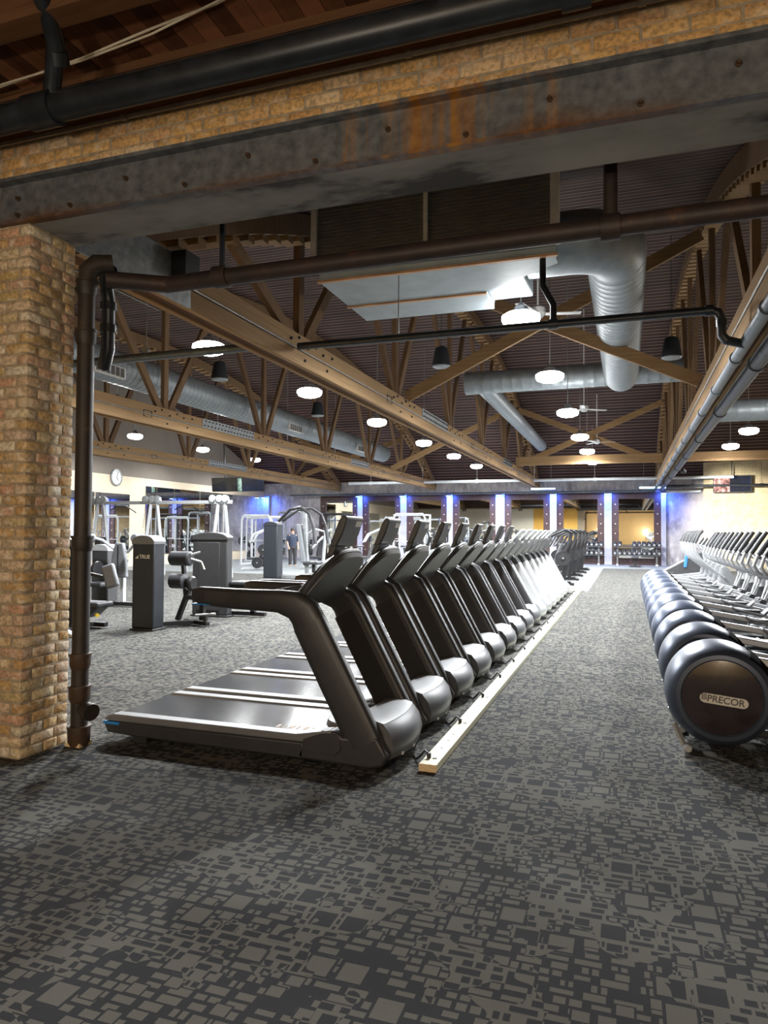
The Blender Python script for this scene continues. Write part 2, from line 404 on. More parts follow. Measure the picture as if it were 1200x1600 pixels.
# ------------------------------------------------------------------ mesh helpers
class MB:
    def __init__(self):
        self.v = []; self.f = []
    def add(self, vs, fs):
        o = len(self.v)
        self.v += [tuple(p) for p in vs]
        self.f += [tuple(i + o for i in f) for f in fs]
        return self
    def box(self, x0, x1, y0, y1, z0, z1):
        vs = [(x0, y0, z0), (x1, y0, z0), (x1, y1, z0), (x0, y1, z0), (x0, y0, z1), (x1, y0, z1), (x1, y1, z1), (x0, y1, z1)]
        return self.add(vs, [(0, 3, 2, 1), (4, 5, 6, 7), (0, 1, 5, 4), (1, 2, 6, 5), (2, 3, 7, 6), (3, 0, 4, 7)])
    def beam(self, p0, p1, wd, ht, ref=(0, 0, 1)):
        p0, p1 = Vector(p0), Vector(p1)
        d = (p1 - p0).normalized()
        s = d.cross(Vector(ref))
        if s.length < 1e-4:
            s = d.cross(Vector((1, 0, 0)))
        s.normalize(); u = s.cross(d)
        vs = []
        for p in (p0, p1):
            for a, c in ((-1, -1), (1, -1), (1, 1), (-1, 1)):
                vs.append(p + s * (a * wd / 2) + u * (c * ht / 2))
        return self.add(vs, [(0, 1, 2, 3), (7, 6, 5, 4), (0, 4, 5, 1), (1, 5, 6, 2), (2, 6, 7, 3), (3, 7, 4, 0)])
    def loft(self, rings, cap=True):
        n = len(rings[0]); vs = [p for r in rings for p in r]; fs = []
        for k in range(len(rings) - 1):
            for i in range(n):
                j = (i + 1) % n
                fs.append((k * n + i, k * n + j, (k + 1) * n + j, (k + 1) * n + i))
        if cap:
            fs.append(tuple(reversed(range(n))))
            fs.append(tuple(range((len(rings) - 1) * n, len(rings) * n)))
        return self.add(vs, fs)
    def tube(self, pts, r, n=10, cap=True):
        pts = [Vector(p) for p in pts]
        rs = r if isinstance(r, (list, tuple)) else [r] * len(pts)
        d0 = (pts[1] - pts[0]).normalized()
        a = Vector((0, 0, 1)) if abs(d0.z) < 0.9 else Vector((1, 0, 0))
        s = d0.cross(a).normalized()
        rings = []
        for i, p in enumerate(pts):
            if i == 0: d = pts[1] - pts[0]
            elif i == len(pts) - 1: d = pts[-1] - pts[-2]
            else: d = (pts[i + 1] - p).normalized() + (p - pts[i - 1]).normalized()
            d.normalize()
            s = (s - d * s.dot(d)).normalized(); u = s.cross(d)
            k = 1.0
            if 0 < i < len(pts) - 1:
                c_ = (pts[i + 1] - p).normalized().dot((p - pts[i - 1]).normalized())
                k = 1.0 / max(0.6, sqrt(max(0.05, (1 + c_) / 2)))
            rings.append([p + (s * cos(2 * pi * j / n) + u * sin(2 * pi * j / n)) * rs[i] * (k if k < 1.2 else 1.1) for j in range(n)])
        return self.loft(rings, cap)
    def cyl(self, p0, p1, r, r1=None, n=16):
        return self.tube([p0, p1], [r, r if r1 is None else r1], n)
    def lathe(self, prof, origin, axis='y', n=32):
        o = Vector(origin); rings = []
        for r, t in prof:
            ring = []
            for j in range(n):
                a = 2 * pi * j / n
                if axis == 'y': ring.append(o + Vector((r * cos(a), t, r * sin(a))))
                elif axis == 'z': ring.append(o + Vector((r * cos(a), r * sin(a), t)))
                else: ring.append(o + Vector((t, r * cos(a), r * sin(a))))
            rings.append(ring)
        return self.loft(rings, True)
    def prism(self, poly, c0, c1, axis='y'):
        n = len(poly)
        def P(a, b_, c_):
            return (a, c_, b_) if axis == 'y' else ((c_, a, b_) if axis == 'x' else (a, b_, c_))
        vs = [P(a, b_, c0) for a, b_ in poly] + [P(a, b_, c1) for a, b_ in poly]
        fs = [tuple(range(n)), tuple(reversed(range(n, 2 * n)))] + [(i, i + n, (i + 1) % n + n, (i + 1) % n) for i in range(n)]
        return self.add(vs, fs)
    def sweep(self, path, sizes, y0, n=16, e=0.55, cap=True):
        # path in x,z at y0; sizes (in-plane width, thickness along y); superellipse section
        pts = [Vector((p[0], p[1])) for p in path]; rings = []
        for i, p in enumerate(pts):
            if i == 0: d = pts[1] - pts[0]
            elif i == len(pts) - 1: d = pts[-1] - pts[-2]
            else: d = (pts[i + 1] - p).normalized() + (p - pts[i - 1]).normalized()
            d.normalize(); q = Vector((-d.y, d.x))
            wd, th = sizes[i]; ring = []
            for j in range(n):
                a = 2 * pi * j / n
                ca = math.copysign(abs(cos(a)) ** e, cos(a)); sa = math.copysign(abs(sin(a)) ** e, sin(a))
                pp = p + q * (ca * wd / 2)
                ring.append((pp.x, y0 + sa * th / 2, pp.y))
            rings.append(ring)
        return self.loft(rings, cap)
    def mesh(self, name):
        me = bpy.data.meshes.new(name)
        me.from_pydata(self.v, [], self.f)
        bm = bmesh.new(); bm.from_mesh(me)
        bmesh.ops.recalc_face_normals(bm, faces=bm.faces)
        bm.to_mesh(me); bm.free()
        for p in me.polygons: p.use_smooth = True
        me.set_sharp_from_angle(angle=radians(35))
        me.update()
        return me
    def build(self, name, mat, parent=None, bevel=0.0, seg=2, label=None, kind=None):
        me = self.mesh(name)
        me.materials.append(MATS[mat])
        o = bpy.data.objects.new(name, me)
        COL.objects.link(o)
        if parent is not None: o.parent = parent
        if bevel:
            md = o.modifiers.new('bevel', 'BEVEL'); md.width = bevel; md.segments = seg; md.limit_method = 'ANGLE'; md.angle_limit = radians(40)
        if label: o['label'] = label
        if kind: o['kind'] = kind
        return o

def tag(o, label, cat, group=None):
    o['label'] = label; o['category'] = cat
    if group: o['group'] = group
    return o

def thing(name, label, cat, loc=(0, 0, 0), rz=0.0, group=None):
    o = bpy.data.objects.new(name, None)
    o.empty_display_size = 0.1
    o.location = loc; o.rotation_euler = (0, 0, rz)
    COL.objects.link(o)
    return tag(o, label, cat, group)

def struct(o):
    o['kind'] = 'structure'
    return o

def copy_tree(o, parent=None):
    kids = list(o.children)
    c_ = o.copy(); COL.objects.link(c_)
    if parent is not None: c_.parent = parent
    for k in kids: copy_tree(k, c_)
    return c_

def instance(proto, label, loc, rz=None):
    c_ = copy_tree(proto)
    c_.location = loc
    if rz is not None: c_.rotation_euler = (0, 0, rz)
    c_['label'] = label
    return c_

def text_mesh(body, size, depth):
    cu = bpy.data.curves.new('lettering', 'FONT')
    cu.body = body; cu.size = size; cu.extrude = depth; cu.align_x = 'CENTER'; cu.align_y = 'CENTER'
    cu.offset = size * 0.02
    ob = bpy.data.objects.new('lettering', cu)
    COL.objects.link(ob)
    dg = bpy.context.evaluated_depsgraph_get()
    me = bpy.data.meshes.new_from_object(ob.evaluated_get(dg))
    bpy.data.objects.remove(ob)
    return me

ORD = ['first', 'second', 'third', 'fourth', 'fifth', 'sixth', 'seventh', 'eighth', 'ninth', 'tenth', 'eleventh', 'twelfth', 'thirteenth']

# ------------------------------------------------------------------ dimensions of the place
Y_FAR = 38.6
X_LEFT, X_RIGHT = -21.0, 9.5
ARC_R, ARC_C, ARC_TOP = 37.0, 21.8, 8.1
def arch(y, dz=0.0):
    return ARC_TOP + dz - (ARC_R - sqrt(max(0, ARC_R ** 2 - (y - ARC_C) ** 2)))
def deck_z(y):
    return arch(y, 0.36)

# ------------------------------------------------------------------ floors
fl = MB()
for x0, x1, y0, y1 in ((X_LEFT, -4.5, -6, 24.0), (-4.5, -1.06, -6, 20.7), (-1.06, X_RIGHT, -6, 34.1)):
    fl.box(x0, x1, y0, y1, -0.1, 0.0)
struct(fl.build('floor', 'carpet'))
fl = MB()
for x0, x1, y0, y1 in ((X_LEFT, -4.5, 24.0, Y_FAR), (-4.5, -1.06, 20.7, Y_FAR), (-1.06, X_RIGHT, 34.1, Y_FAR)):
    fl.box(x0, x1, y0, y1, -0.1, -0.001)
struct(fl.build('floor', 'rubber_floor'))

# ------------------------------------------------------------------ outer walls
struct(MB().box(X_LEFT - 0.2, X_RIGHT + 0.2, Y_FAR, Y_FAR + 0.2, 0, 6.0).build('wall_far', 'plaster'))
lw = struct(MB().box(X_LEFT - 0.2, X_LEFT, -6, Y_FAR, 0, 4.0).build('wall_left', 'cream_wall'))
struct(MB().box(X_LEFT - 0.2, X_LEFT, -6, Y_FAR, 4.0, 9.2).build('wall_upper_left', 'cream_shaded'))  # upper part of the cream wall, its shade put into the colour
struct(MB().box(X_RIGHT, X_RIGHT + 0.2, -6, Y_FAR, 0, 9.2).build('wall_right', 'brick_wall'))
struct(MB().box(X_LEFT, X_RIGHT, -6.2, -6, 0, 5.0).build('wall_back', 'back_tan'))
# raked brick wall at the right end of the hall
bw = MB().box(0, 6.4, 0, 0.25, 0, 5.6).build('wall_end', 'brick_far')
bw.location = (3.45, 37.3, 0); bw.rotation_euler = (0, 0, radians(-5))
struct(bw)

# ------------------------------------------------------------------ hall roof: arched plank deck
rings = []
bk = MB()
ys = [4.3 + (Y_FAR - 4.3) * i / 60 for i in range(61)]
for i in range(60):
    y0, y1 = ys[i], ys[i + 1]
    z0, z1 = deck_z(y0) + 0.045, deck_z(y1) + 0.045
    bk.add([(X_LEFT, y0, z0), (X_RIGHT, y0, z0), (X_RIGHT, y1, z1), (X_LEFT, y1, z1), (X_LEFT, y0, z0 + 0.1), (X_RIGHT, y0, z0 + 0.1), (X_RIGHT, y1, z1 + 0.1), (X_LEFT, y1, z1 + 0.1)],
           [(0, 1, 2, 3), (7, 6, 5, 4)])
roof = struct(bk.build('ceiling', 'deck_back'))
pw = 0.29
plank_me = MB().box(X_LEFT, X_RIGHT, -(pw - 0.011) / 2, (pw - 0.011) / 2, -0.015, 0.022).mesh('plank')
plank_me.materials.append(MATS['deck_plank']); plank_me.materials.append(MATS['deck_seam_strip'])
bmp_ = bmesh.new(); bmp_.from_mesh(plank_me)
nb = len(bmp_.faces)
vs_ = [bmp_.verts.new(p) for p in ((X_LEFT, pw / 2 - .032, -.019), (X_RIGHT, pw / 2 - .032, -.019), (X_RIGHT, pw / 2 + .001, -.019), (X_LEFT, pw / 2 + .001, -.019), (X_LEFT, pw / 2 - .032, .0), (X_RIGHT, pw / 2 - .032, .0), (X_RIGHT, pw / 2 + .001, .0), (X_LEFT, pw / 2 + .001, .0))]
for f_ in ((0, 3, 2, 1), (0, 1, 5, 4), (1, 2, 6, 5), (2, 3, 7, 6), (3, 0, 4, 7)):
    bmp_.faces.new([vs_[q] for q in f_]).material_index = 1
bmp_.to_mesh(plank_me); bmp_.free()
Rd = ARC_R + 0.36
th0 = asin((4.4 - ARC_C) / Rd); th1 = asin((Y_FAR - ARC_C) / Rd)
npl = int((th1 - th0) * Rd / pw)
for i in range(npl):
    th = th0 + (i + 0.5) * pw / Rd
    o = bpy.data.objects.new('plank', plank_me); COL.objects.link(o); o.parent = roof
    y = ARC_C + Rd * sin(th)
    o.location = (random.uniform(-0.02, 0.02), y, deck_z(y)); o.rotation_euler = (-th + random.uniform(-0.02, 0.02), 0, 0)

# ------------------------------------------------------------------ front area: plank ceiling and joist
CZ = 4.80
fc = struct(MB().box(X_LEFT, X_RIGHT, -6, 4.3, CZ + 0.03, CZ + 0.1).build('ceiling', 'timber_dark'))
pme = MB().box(-0.068, 0.068, -3.0, 3.98, CZ, CZ + 0.03).mesh('plank')
pme.materials.append(MATS['front_plank'])
x = -6.6
while x < 3.2:
    o = bpy.data.objects.new('plank', pme); COL.objects.link(o); o.parent = fc
    o.location = (x, 0, random.uniform(-0.006, 0.0))
    x += 0.141
tag(MB().box(-9, 5, 3.16, 3.32, 4.62, 4.795).build('ceiling_joist', 'timber_dark', bevel=0.008), 'heavy brown timber joist under the front plank ceiling', 'joist')

# ------------------------------------------------------------------ brick pier on the left and brick fascia over the beam
PX0, PY0 = -4.04, 3.93                                    # front corner of the pier
BEAM_Z = 3.82
core = MB().box(X_LEFT, PX0 - 0.012, PY0 + 0.012, 4.39 - 0.012, 0, BEAM_Z).box(X_LEFT, -4.34, PY0 + 0.012, 4.39, BEAM_Z, CZ)
pier = struct(core.build('wall_front', 'mortar'))
struct(MB().box(X_LEFT, -9.0, 4.39, 4.42, 0, 4.0).build('wall_lining', 'lining_pale'))
struct(MB().box(-9.0, -4.7, 4.39, 4.42, 0, 4.0).build('wall_lining', 'back_orange'))
CH = 0.0778
def brick_mesh(lx, ly, lz, seed):
    rnd = random.Random(seed)
    mb = MB().box(-lx / 2, lx / 2, -ly / 2, ly / 2, -lz / 2, lz / 2)
    mb.v = [tuple(c_ + rnd.uniform(-0.004, 0.004) for c_ in p) for p in mb.v]
    me = mb.mesh('brick')
    bm = bmesh.new(); bm.from_mesh(me)
    bmesh.ops.bevel(bm, geom=list(bm.edges), offset=0.007, segments=1, affect='EDGES')
    bm.to_mesh(me); bm.free()
    for p in me.polygons: p.use_smooth = True
    me.set_sharp_from_angle(angle=radians(50))
    return me
BR = {}
def place_brick(parent, x0, x1, y0, y1, z0, h, mat):
    lx, ly = round(x1 - x0 - 0.012, 3), round(y1 - y0 - 0.012, 3)
    key = (lx, ly, h, mat, random.randint(0, 2))
    if key not in BR:
        BR[key] = brick_mesh(lx, ly, h, len(BR)); BR[key].materials.append(MATS[mat])
    o = bpy.data.objects.new('brick', BR[key]); COL.objects.link(o); o.parent = parent
    o.location = ((x0 + x1) / 2 + random.uniform(-.003, .003), (y0 + y1) / 2 + random.uniform(-.003, .003), z0 + h / 2 + 0.007 + random.uniform(-.002, .002))
    o.rotation_euler = (random.uniform(-.006, .006), random.uniform(-.006, .006), random.uniform(-.012, .012))
k = 0
z = 0.0
while z + CH <= BEAM_Z + 0.02:
    h = CH - 0.014
    if k % 2 == 0:
        xs = [PX0, PX0 - 0.105, PX0 - 0.32, PX0 - 0.425, PX0 - 0.64]
        ysd = [PY0, PY0 + 0.215, PY0 + 0.355, PY0 + 0.46]
    else:
        xs = [PX0, PX0 - 0.215, PX0 - 0.32, PX0 - 0.535, PX0 - 0.64]
        ysd = [PY0, PY0 + 0.105, PY0 + 0.32, PY0 + 0.46]
    # corner brick
    place_brick(pier, xs[1], PX0, PY0, ysd[1], z, h, 'brick_tan')
    for a, b_ in zip(xs[1:3], xs[2:4]):
        place_brick(pier, b_, a, PY0, PY0 + 0.10, z, h, 'brick_tan')
    for a, b_ in zip(ysd[1:], ysd[2:]):
        place_brick(pier, PX0 - 0.10, PX0, a, b_, z, h, 'brick_tan')
    z += CH; k += 1
# right jamb, far outside the frame
struct(MB().box(4.4, X_RIGHT, PY0, 4.39, 0, CZ).build('wall_jamb', 'brick_wall'))
# fascia
FX0, FX1 = -4.34, 4.4
fas = struct(MB().box(FX0, FX1, PY0 + 0.012, 4.35, 4.145, CZ).build('trim_1', 'mortar'))
FC = 0.0865
for r in range(3):
    x = FX0 + (0.0 if r % 2 else -0.12) + 0.0
    while x < 2.2:
        x1 = x + 0.245
        if x1 > FX0 + 0.05:
            place_brick(fas, max(x, FX0), x1, PY0, PY0 + 0.10, 4.146 + r * FC, FC - 0.010, 'brick_orange')
        x = x1
struct(MB().box(FX0, FX1, PY0 - 0.02, PY0 + 0.02, 4.425, CZ).build('trim_2', 'timber_dark'))

# ------------------------------------------------------------------ great steel beam
sb = thing('steel_beam', 'long rusty riveted steel channel beam carried by the brick pier', 'beam', (0, 0, 0))
MB().box(FX0, FX1, PY0 + 0.012, PY0 + 0.03, BEAM_Z + 0.01, 4.13).build('web', 'steel_rust', sb)
MB().box(FX0, FX1, PY0 - 0.055, PY0 + 0.10, 4.118, 4.144).build('top_flange', 'steel_rust', sb)
MB().box(FX0, FX1, PY0 - 0.03, PY0 + 0.03, BEAM_Z, BEAM_Z + 0.018).build('bottom_flange', 'steel_rust', sb)
MB().box(FX0 + 0.02, FX1, PY0 + 0.03, 4.385, BEAM_Z + 0.002, BEAM_Z + 0.012).build('soffit_plate', 'soffit_paint', sb)
MB().box(FX0, FX1, 4.365, 4.385, BEAM_Z + 0.012, 4.13).build('back_web', 'steel_rust', sb)
bolt_me = MB().lathe([(0.017, 0.0), (0.017, -0.012), (0.011, -0.013), (0.011, -0.03), (0.0095, -0.032)], (0, 0, 0), 'y', 6).mesh('bolt')
bolt_me.materials.append(MATS['pipe_joint'])
for i in range(15):
    x = -4.16 + i * 0.47
    for zz in ((BEAM_Z + 0.075,) if i % 2 else (BEAM_Z + 0.19,)) + ((BEAM_Z + 0.07,) if i == 0 else ()):
        o = bpy.data.objects.new('bolt', bolt_me); COL.objects.link(o); o.parent = sb
        o.location = (x + 0.0, PY0 + 0.012, zz)

# ------------------------------------------------------------------ pipes of the front area
t = thing('drain_pipe', 'thick black pipe running overhead in front of the brick fascia', 'pipe', (0, 3.5, 4.285))
MB().cyl((-9, 0, 0), (4.2, 0, 0), 0.086, n=28).build('pipe_run', 'pipe_black', t)
MB().cyl((-3.62, 0, 0), (-3.40, 0, 0), 0.106, n=28).build('collar', 'pipe_black', t)
MB().cyl((-0.30, 0, 0), (-0.16, 0, 0), 0.106, n=28).build('collar', 'pipe_black', t)
MB().tube([(-3.45, 0.0, 0.04), (-3.30, -0.12, 0.30), (-3.20, -0.30, 0.38), (-3.05, -0.7, 0.44)], 0.052, 14).build('branch_pipe', 'pipe_black', t)
MB().tube([(-3.335, -0.06, 0.22), (-3.31, -0.10, 0.275)], 0.066, 14).build('branch_collar', 'pipe_black', t)
t = thing('conduit_pipe', 'thin shiny metal conduit along the top of the brick fascia', 'pipe', (0, 3.885, 4.402))
MB().cyl((-9, 0, 0), (4.2, 0, 0), 0.016, n=12).build('tube', 'conduit', t)
for x in (-3.2, -1.2, 0.08, 1.6):
    MB().cyl((x - 0.02, 0, 0), (x + 0.02, 0, 0), 0.022, n=12).build('coupling', 'conduit', t)
tag(MB().cyl((-9, 3.80, 4.62), (4.2, 3.80, 4.62), 0.022, n=12).build('sprinkler_line', 'pipe_brown'), 'slim rusty pipe above the thick black overhead pipe', 'pipe')
wt = [(-6.0, 3.85, 4.66), (-4.9, 3.80, 4.70), (-4.1, 3.74, 4.715), (-3.4, 3.70, 4.73), (-2.8, 3.62, 4.735), (-2.3, 3.58, 4.75), (-1.9, 3.5, 4.77), (-1.2, 3.4, 4.78)]
tw = thing('cable_pair', 'pale twisted cable strung under the dark front ceiling boards', 'cable')
MB().tube(wt, 0.008, 6).build('cable', 'wire_pale', tw)
MB().tube([(x, y + 0.018 * sin(i * 2.1), z - 0.012 - 0.01 * cos(i * 1.7)) for i, (x, y, z) in enumerate(wt)], 0.007, 6).build('cable', 'wire_pale', tw)

# cast-iron stack next to the pier
t = thing('soil_stack', 'rusty cast-iron standpipe beside the brick pier', 'pipe', (-3.915, 4.36, 0))
MB().tube([(0, 0, 0.03), (0, 0, 3.50)], 0.062, 24).build('pipe_run', 'pipe_castiron', t)
for z0, z1, rr in ((0.03, 0.15, 0.088), (0.35, 0.45, 0.085), (0.60, 0.69, 0.083), (1.49, 1.575, 0.083), (3.06, 3.15, 0.083), (3.44, 3.53, 0.083)):
    MB().lathe([(0.064, z0 - 0.03), (rr - 0.008, z0), (rr - 0.006, z1 - 0.02), (rr, z1 - 0.018), (rr, z1), (0.062, z1)], (0, 0, 0), 'z', 24).build('hub', 'pipe_joint' if z1 < 1 else 'pipe_castiron', t)
MB().cyl((0.03, 0.0, 0.285), (0.12, -0.03, 0.27), 0.055, n=20).cyl((0.12, -0.03, 0.27), (0.15, -0.04, 0.265), 0.064, n=20).build('cleanout', 'pipe_castiron', t)
MB().tube([(0, 0, 3.50), (0, 0.01, 3.60), (0.05, 0.05, 3.67), (0.14, 0.12, 3.69)], [0.062, 0.07, 0.07, 0.064], 20).build('elbow', 'pipe_castiron', t)
MB().box(-0.075, 0.06, -0.06, 0.07, 0, 0.03).build('base_shim', 'rail_end', t)
# second stub
t = thing('pipe_stub', 'short black pipe stub hanging beside the cast-iron standpipe', 'pipe', (-3.93, 4.62, 0))
MB().tube([(-0.08, 0.05, 2.93), (0, 0, 3.07), (0, 0, 3.46), (0.02, -0.06, 3.60), (0.12, -0.12, 3.66)], 0.05, 16).build('pipe_run', 'pipe_black', t)
MB().cyl((0, 0, 3.20), (0, 0, 3.26), 0.064, n=16).build('collar', 'pipe_black', t)
MB().cyl((0, 0, 3.38), (0, 0, 3.44), 0.064, n=16).build('collar', 'pipe_black', t)

# big rusty pipe behind the beam
t = thing('drain_main', 'big rust-brown pipe hung behind the steel beam', 'pipe', (0, 4.8, 3.60))
MB().cyl((-3.86, -0.30, -0.02), (-3.5, 0.0, 0), 0.066, n=24).cyl((-3.52, 0, 0), (3.5, 0, 0.03), 0.066, n=24).build('pipe_run', 'pipe_brown', t)
for x in (-3.0, -0.10):
    MB().cyl((x - 0.06, 0, 0.01), (x + 0.06, 0, 0.01), 0.085, n=24).build('collar', 'pipe_brown', t)
MB().cyl((-0.10, 0, 0.05), (-0.10, 0.05, 1.5), 0.045, n=16).build('riser', 'pipe_brown', t)
MB().box(-3.02, -2.985, -0.012, 0.012, 0.05, 0.9).build('hanger', 'pipe_black', t)

# ------------------------------------------------------------------ bowstring trusses
TX = {'far_left': -16.05, 'left': -10.3, 'centre': -4.6, 'right': 1.465, 'far_right': 7.2}
NODES = [4.95, 9.45, 14.05, 18.85, 23.45, 28.05, 32.5, 37.2]
def truss(x, label, splice, end_plate=False, first=4.6):
    t = thing('bowstring_truss', label, 'truss', (x, 0, 0), 0, 'bowstring roof trusses')
    ends = Y_FAR - 0.05
    for s in (-1, 1):
        MB().box(s * 0.115 - 0.035, s * 0.115 + 0.035, first, ends, 4.245, 4.45).build('bottom_chord_board', 'timber_y', t, 0.006, 1)
        MB().box(s * 0.115 - 0.04, s * 0.115 + 0.04, first, ends, 4.0, 4.21).build('bottom_chord_board', 'timber_y', t, 0.006, 1)
    MB().box(-0.06, 0.06, first, ends, 4.03, 4.42).build('chord_filler', 'timber_dark', t)
    for s in (-1, 1):
        MB().cyl((s * 0.158, first, 4.228), (s * 0.158, ends, 4.228), 0.014, n=8).build('tie_rod', 'conduit', t)
    # top chord: two curved leaves with blocks between
    ys = [4.45 + (Y_FAR - 4.5) * i / 40 for i in range(41)]
    for s in (-1, 1):
        rings = []
        for y in ys:
            zt = arch(y)
            rings.append([(s * 0.11 - 0.045, y, zt), (s * 0.11 + 0.045, y, zt), (s * 0.11 + 0.045, y, zt + 0.32), (s * 0.11 - 0.045, y, zt + 0.32)])
        MB().loft(rings).build('top_chord_leaf', 'timber_z', t)
    blk = MB()
    y = 5.2
    while y < Y_FAR - 0.6:
        blk.box(-0.14, 0.14, y, y + 0.16, arch(y) - 0.075, arch(y) + 0.01)
        y += 0.36
    blk.build('chord_blocks', 'timber_x', t, kind='stuff')
    # webs
    for i, yn in enumerate(NODES):
        MB().beam((0.0, yn, 4.35), (0.0, yn, arch(yn) + 0.05), 0.10, 0.16, (0, 1, 0)).build('web_post', 'timber_z', t)
        if i > 0:
            ym = (yn + NODES[i - 1]) / 2 - 0.12 + 0.3
            MB().beam((0.03, yn - 0.16, 4.35), (0.03, ym, arch(ym) + 0.04), 0.09, 0.17, (0, 1, 0)).build('web_diagonal', 'timber_z', t)
        if i < len(NODES) - 1:
            ym = (yn + NODES[i + 1]) / 2 + 0.12 - 0.3
            MB().beam((-0.03, yn + 0.16, 4.35), (-0.03, ym, arch(ym) + 0.04), 0.09, 0.17, (0, 1, 0)).build('web_diagonal', 'timber_z', t)
    for (y0, y1) in splice:
        sp_ = MB().box(0.152, 0.162, y0, y1, 4.235, 4.455).build('splice_plate', 'plate_grey', t)
        bl = MB()
        n = int((y1 - y0) / 0.16)
        for j in range(n):
            for zz in (4.285, 4.40):
                bl.cyl((0.160, y0 + 0.09 + j * 0.16 + (0.05 if zz > 4.3 else 0), zz), (0.185, y0 + 0.09 + j * 0.16 + (0.05 if zz > 4.3 else 0), zz), 0.021, n=6)
        bl.build('bolts', 'iron_black', sp_, kind='stuff')
    bl = MB()
    for yn in NODES:
        for j, (dy, zz) in enumerate(((-0.55, 4.32), (-0.3, 4.39), (0.0, 4.30), (0.28, 4.38), (0.55, 4.33), (0.9, 4.36), (-0.1, 4.1), (0.7, 4.12))):
            bl.cyl((0.14, yn + dy, zz), (0.178, yn + dy, zz), 0.022, n=6)
    bl.build('node_bolts', 'iron_black', t, kind='stuff')
    for yb in (13.1, 21.0, 29.3):
        MB().tube([(0.16, yb, 4.28), (0.16, yb, 4.16), (0.16, yb + 0.28, 4.16), (0.16, yb + 0.28, 4.30), (0.16, yb, 4.30)], 0.009, 6).build('wire_bracket', 'iron_black', t)
    if end_plate:
        MB().box(-0.185, -0.165, 4.62, 6.4, 3.99, 4.47).box(0.165, 0.185, 4.62, 6.45, 3.99, 4.475).build('end_plate', 'plate_grey', t)
        MB().box(0.186, 0.36, 6.1, 6.35, 4.22, 4.48).build('end_bracket', 'iron_black', t)
    return t
truss(TX['far_left'], 'farthest left timber bowstring truss, next to the cream clock wall', [(24.6, 27.6)])
truss(TX['left'], 'left timber bowstring truss with a splice plate, in front of the big spiral duct', [(15.4, 18.0), (25.6, 27.6)])
truss(TX['centre'], 'central timber bowstring truss above the treadmill row', [(15.6, 18.0), (26.8, 28.9)], True)
truss(TX['right'], 'right timber bowstring truss carrying two long pipes', [(20.5, 23.2)])
truss(TX['far_right'], 'timber bowstring truss at the far right over the brick wall', [(20.5, 23.2)])

# cross braces and cross beams
def xbrace(xa, xb, y, label):
    t = thing('cross_brace', label, 'brace', (0, y, 0), 0, 'timber cross braces')
    zt = arch(y) - 0.15
    MB().beam((xa + 0.17, -0.06, 4.48), (xb - 0.15, -0.06, zt), 0.09, 0.235).build('brace_board', 'timber_x', t)
    MB().beam((xa + 0.15, 0.06, zt), (xb - 0.17, 0.06, 4.48), 0.09, 0.235).build('brace_board', 'timber_x', t)
xbrace(TX['centre'], TX['right'], 14.4, 'timber cross brace in front of the cross duct, between central and right trusses')
xbrace(TX['centre'], TX['right'], 30.6, 'timber cross brace above the pale cross beam, between central and right trusses')
xbrace(TX['far_left'], TX['left'], 33.2, 'timber cross brace between the two trusses farthest left')
xbrace(TX['left'], TX['centre'], 30.6, 'timber cross brace between the left and central trusses')
t = tag(MB().box(TX['centre'] + 0.17, TX['right'] - 0.17, 29.9, 30.08, 4.42, 4.78).build('cross_beam', 'timber_x', bevel=0.01), 'pale timber cross beam between the central and right trusses', 'beam')
t = tag(MB().box(TX['right'] + 0.17, TX['far_right'] - 0.17, 29.9, 30.08, 4.42, 4.78).build('cross_beam', 'timber_x', bevel=0.01), 'pale timber cross beam in front of the yellow brick wall', 'beam')

# ------------------------------------------------------------------ pipes along the right truss and across the hall
t = thing('sprinkler_main', 'grey jointed pipe running along under the right truss', 'pipe', (1.31, 0, 3.85), 0)
MB().cyl((0, 4.9, 0), (0, 38.3, 0), 0.068, n=18).build('pipe_run', 'pipe_grey', t)
for i in range(15):
    y = 5.6 + i * 2.15
    MB().cyl((0, y, 0), (0, y + 0.10, 0), 0.086, n=18).build('coupling', 'pipe_grey', t)
t = thing('water_main', 'thick dark pipe beside the grey pipe under the right truss', 'pipe', (1.605, 0, 3.85), 0)
MB().cyl((0, 4.9, 0), (0, 38.3, 0), 0.098, n=18).build('pipe_run', 'pipe_dark', t)
for i in range(8):
    y = 6.4 + i * 3.9
    MB().cyl((0, y, 0), (0, y + 0.14, 0), 0.116, n=18).build('coupling', 'pipe_dark', t)
t = thing('branch_line', 'black sprinkler pipe crossing below the ceiling unit with a dropping elbow', 'pipe', (0, 9.0, 4.22))
MB().tube([(-4.38, 0, 0), (0.92, 0, 0), (1.0, 0, -0.03), (1.03, 0, -0.1), (1.04, 0, -0.30), (1.08, 0, -0.36), (1.30, 0.15, -0.39)], 0.05, 14).build('pipe_run', 'pipe_black', t)
MB().cyl((0.86, 0, 0), (0.95, 0, 0), 0.064, n=14).build('elbow_collar', 'pipe_black', t)
MB().cyl((1.035, 0, -0.12), (1.04, 0, -0.2), 0.063, n=14).build('elbow_collar', 'pipe_black', t)
MB().tube([(-0.87, 0, 0), (-0.87, 0, 0.25), (-1.0, 0.0, 0.5), (-1.0, 0.0, 0.9)], 0.04, 12).build('riser', 'pipe_black', t)
MB().cyl((-0.93, 0, 0), (-0.81, 0, 0), 0.064, n=14).build('tee', 'pipe_black', t)
MB().tube([(-2.9, 0, 0.06), (-2.9, 0, 2.1)], 0.008, 6).build('hanger_rod', 'steel_grey', t)
t = thing('branch_line', 'blue-grey pipe crossing behind the cast-iron standpipe to the central truss', 'pipe', (0, 8.75, 4.2))
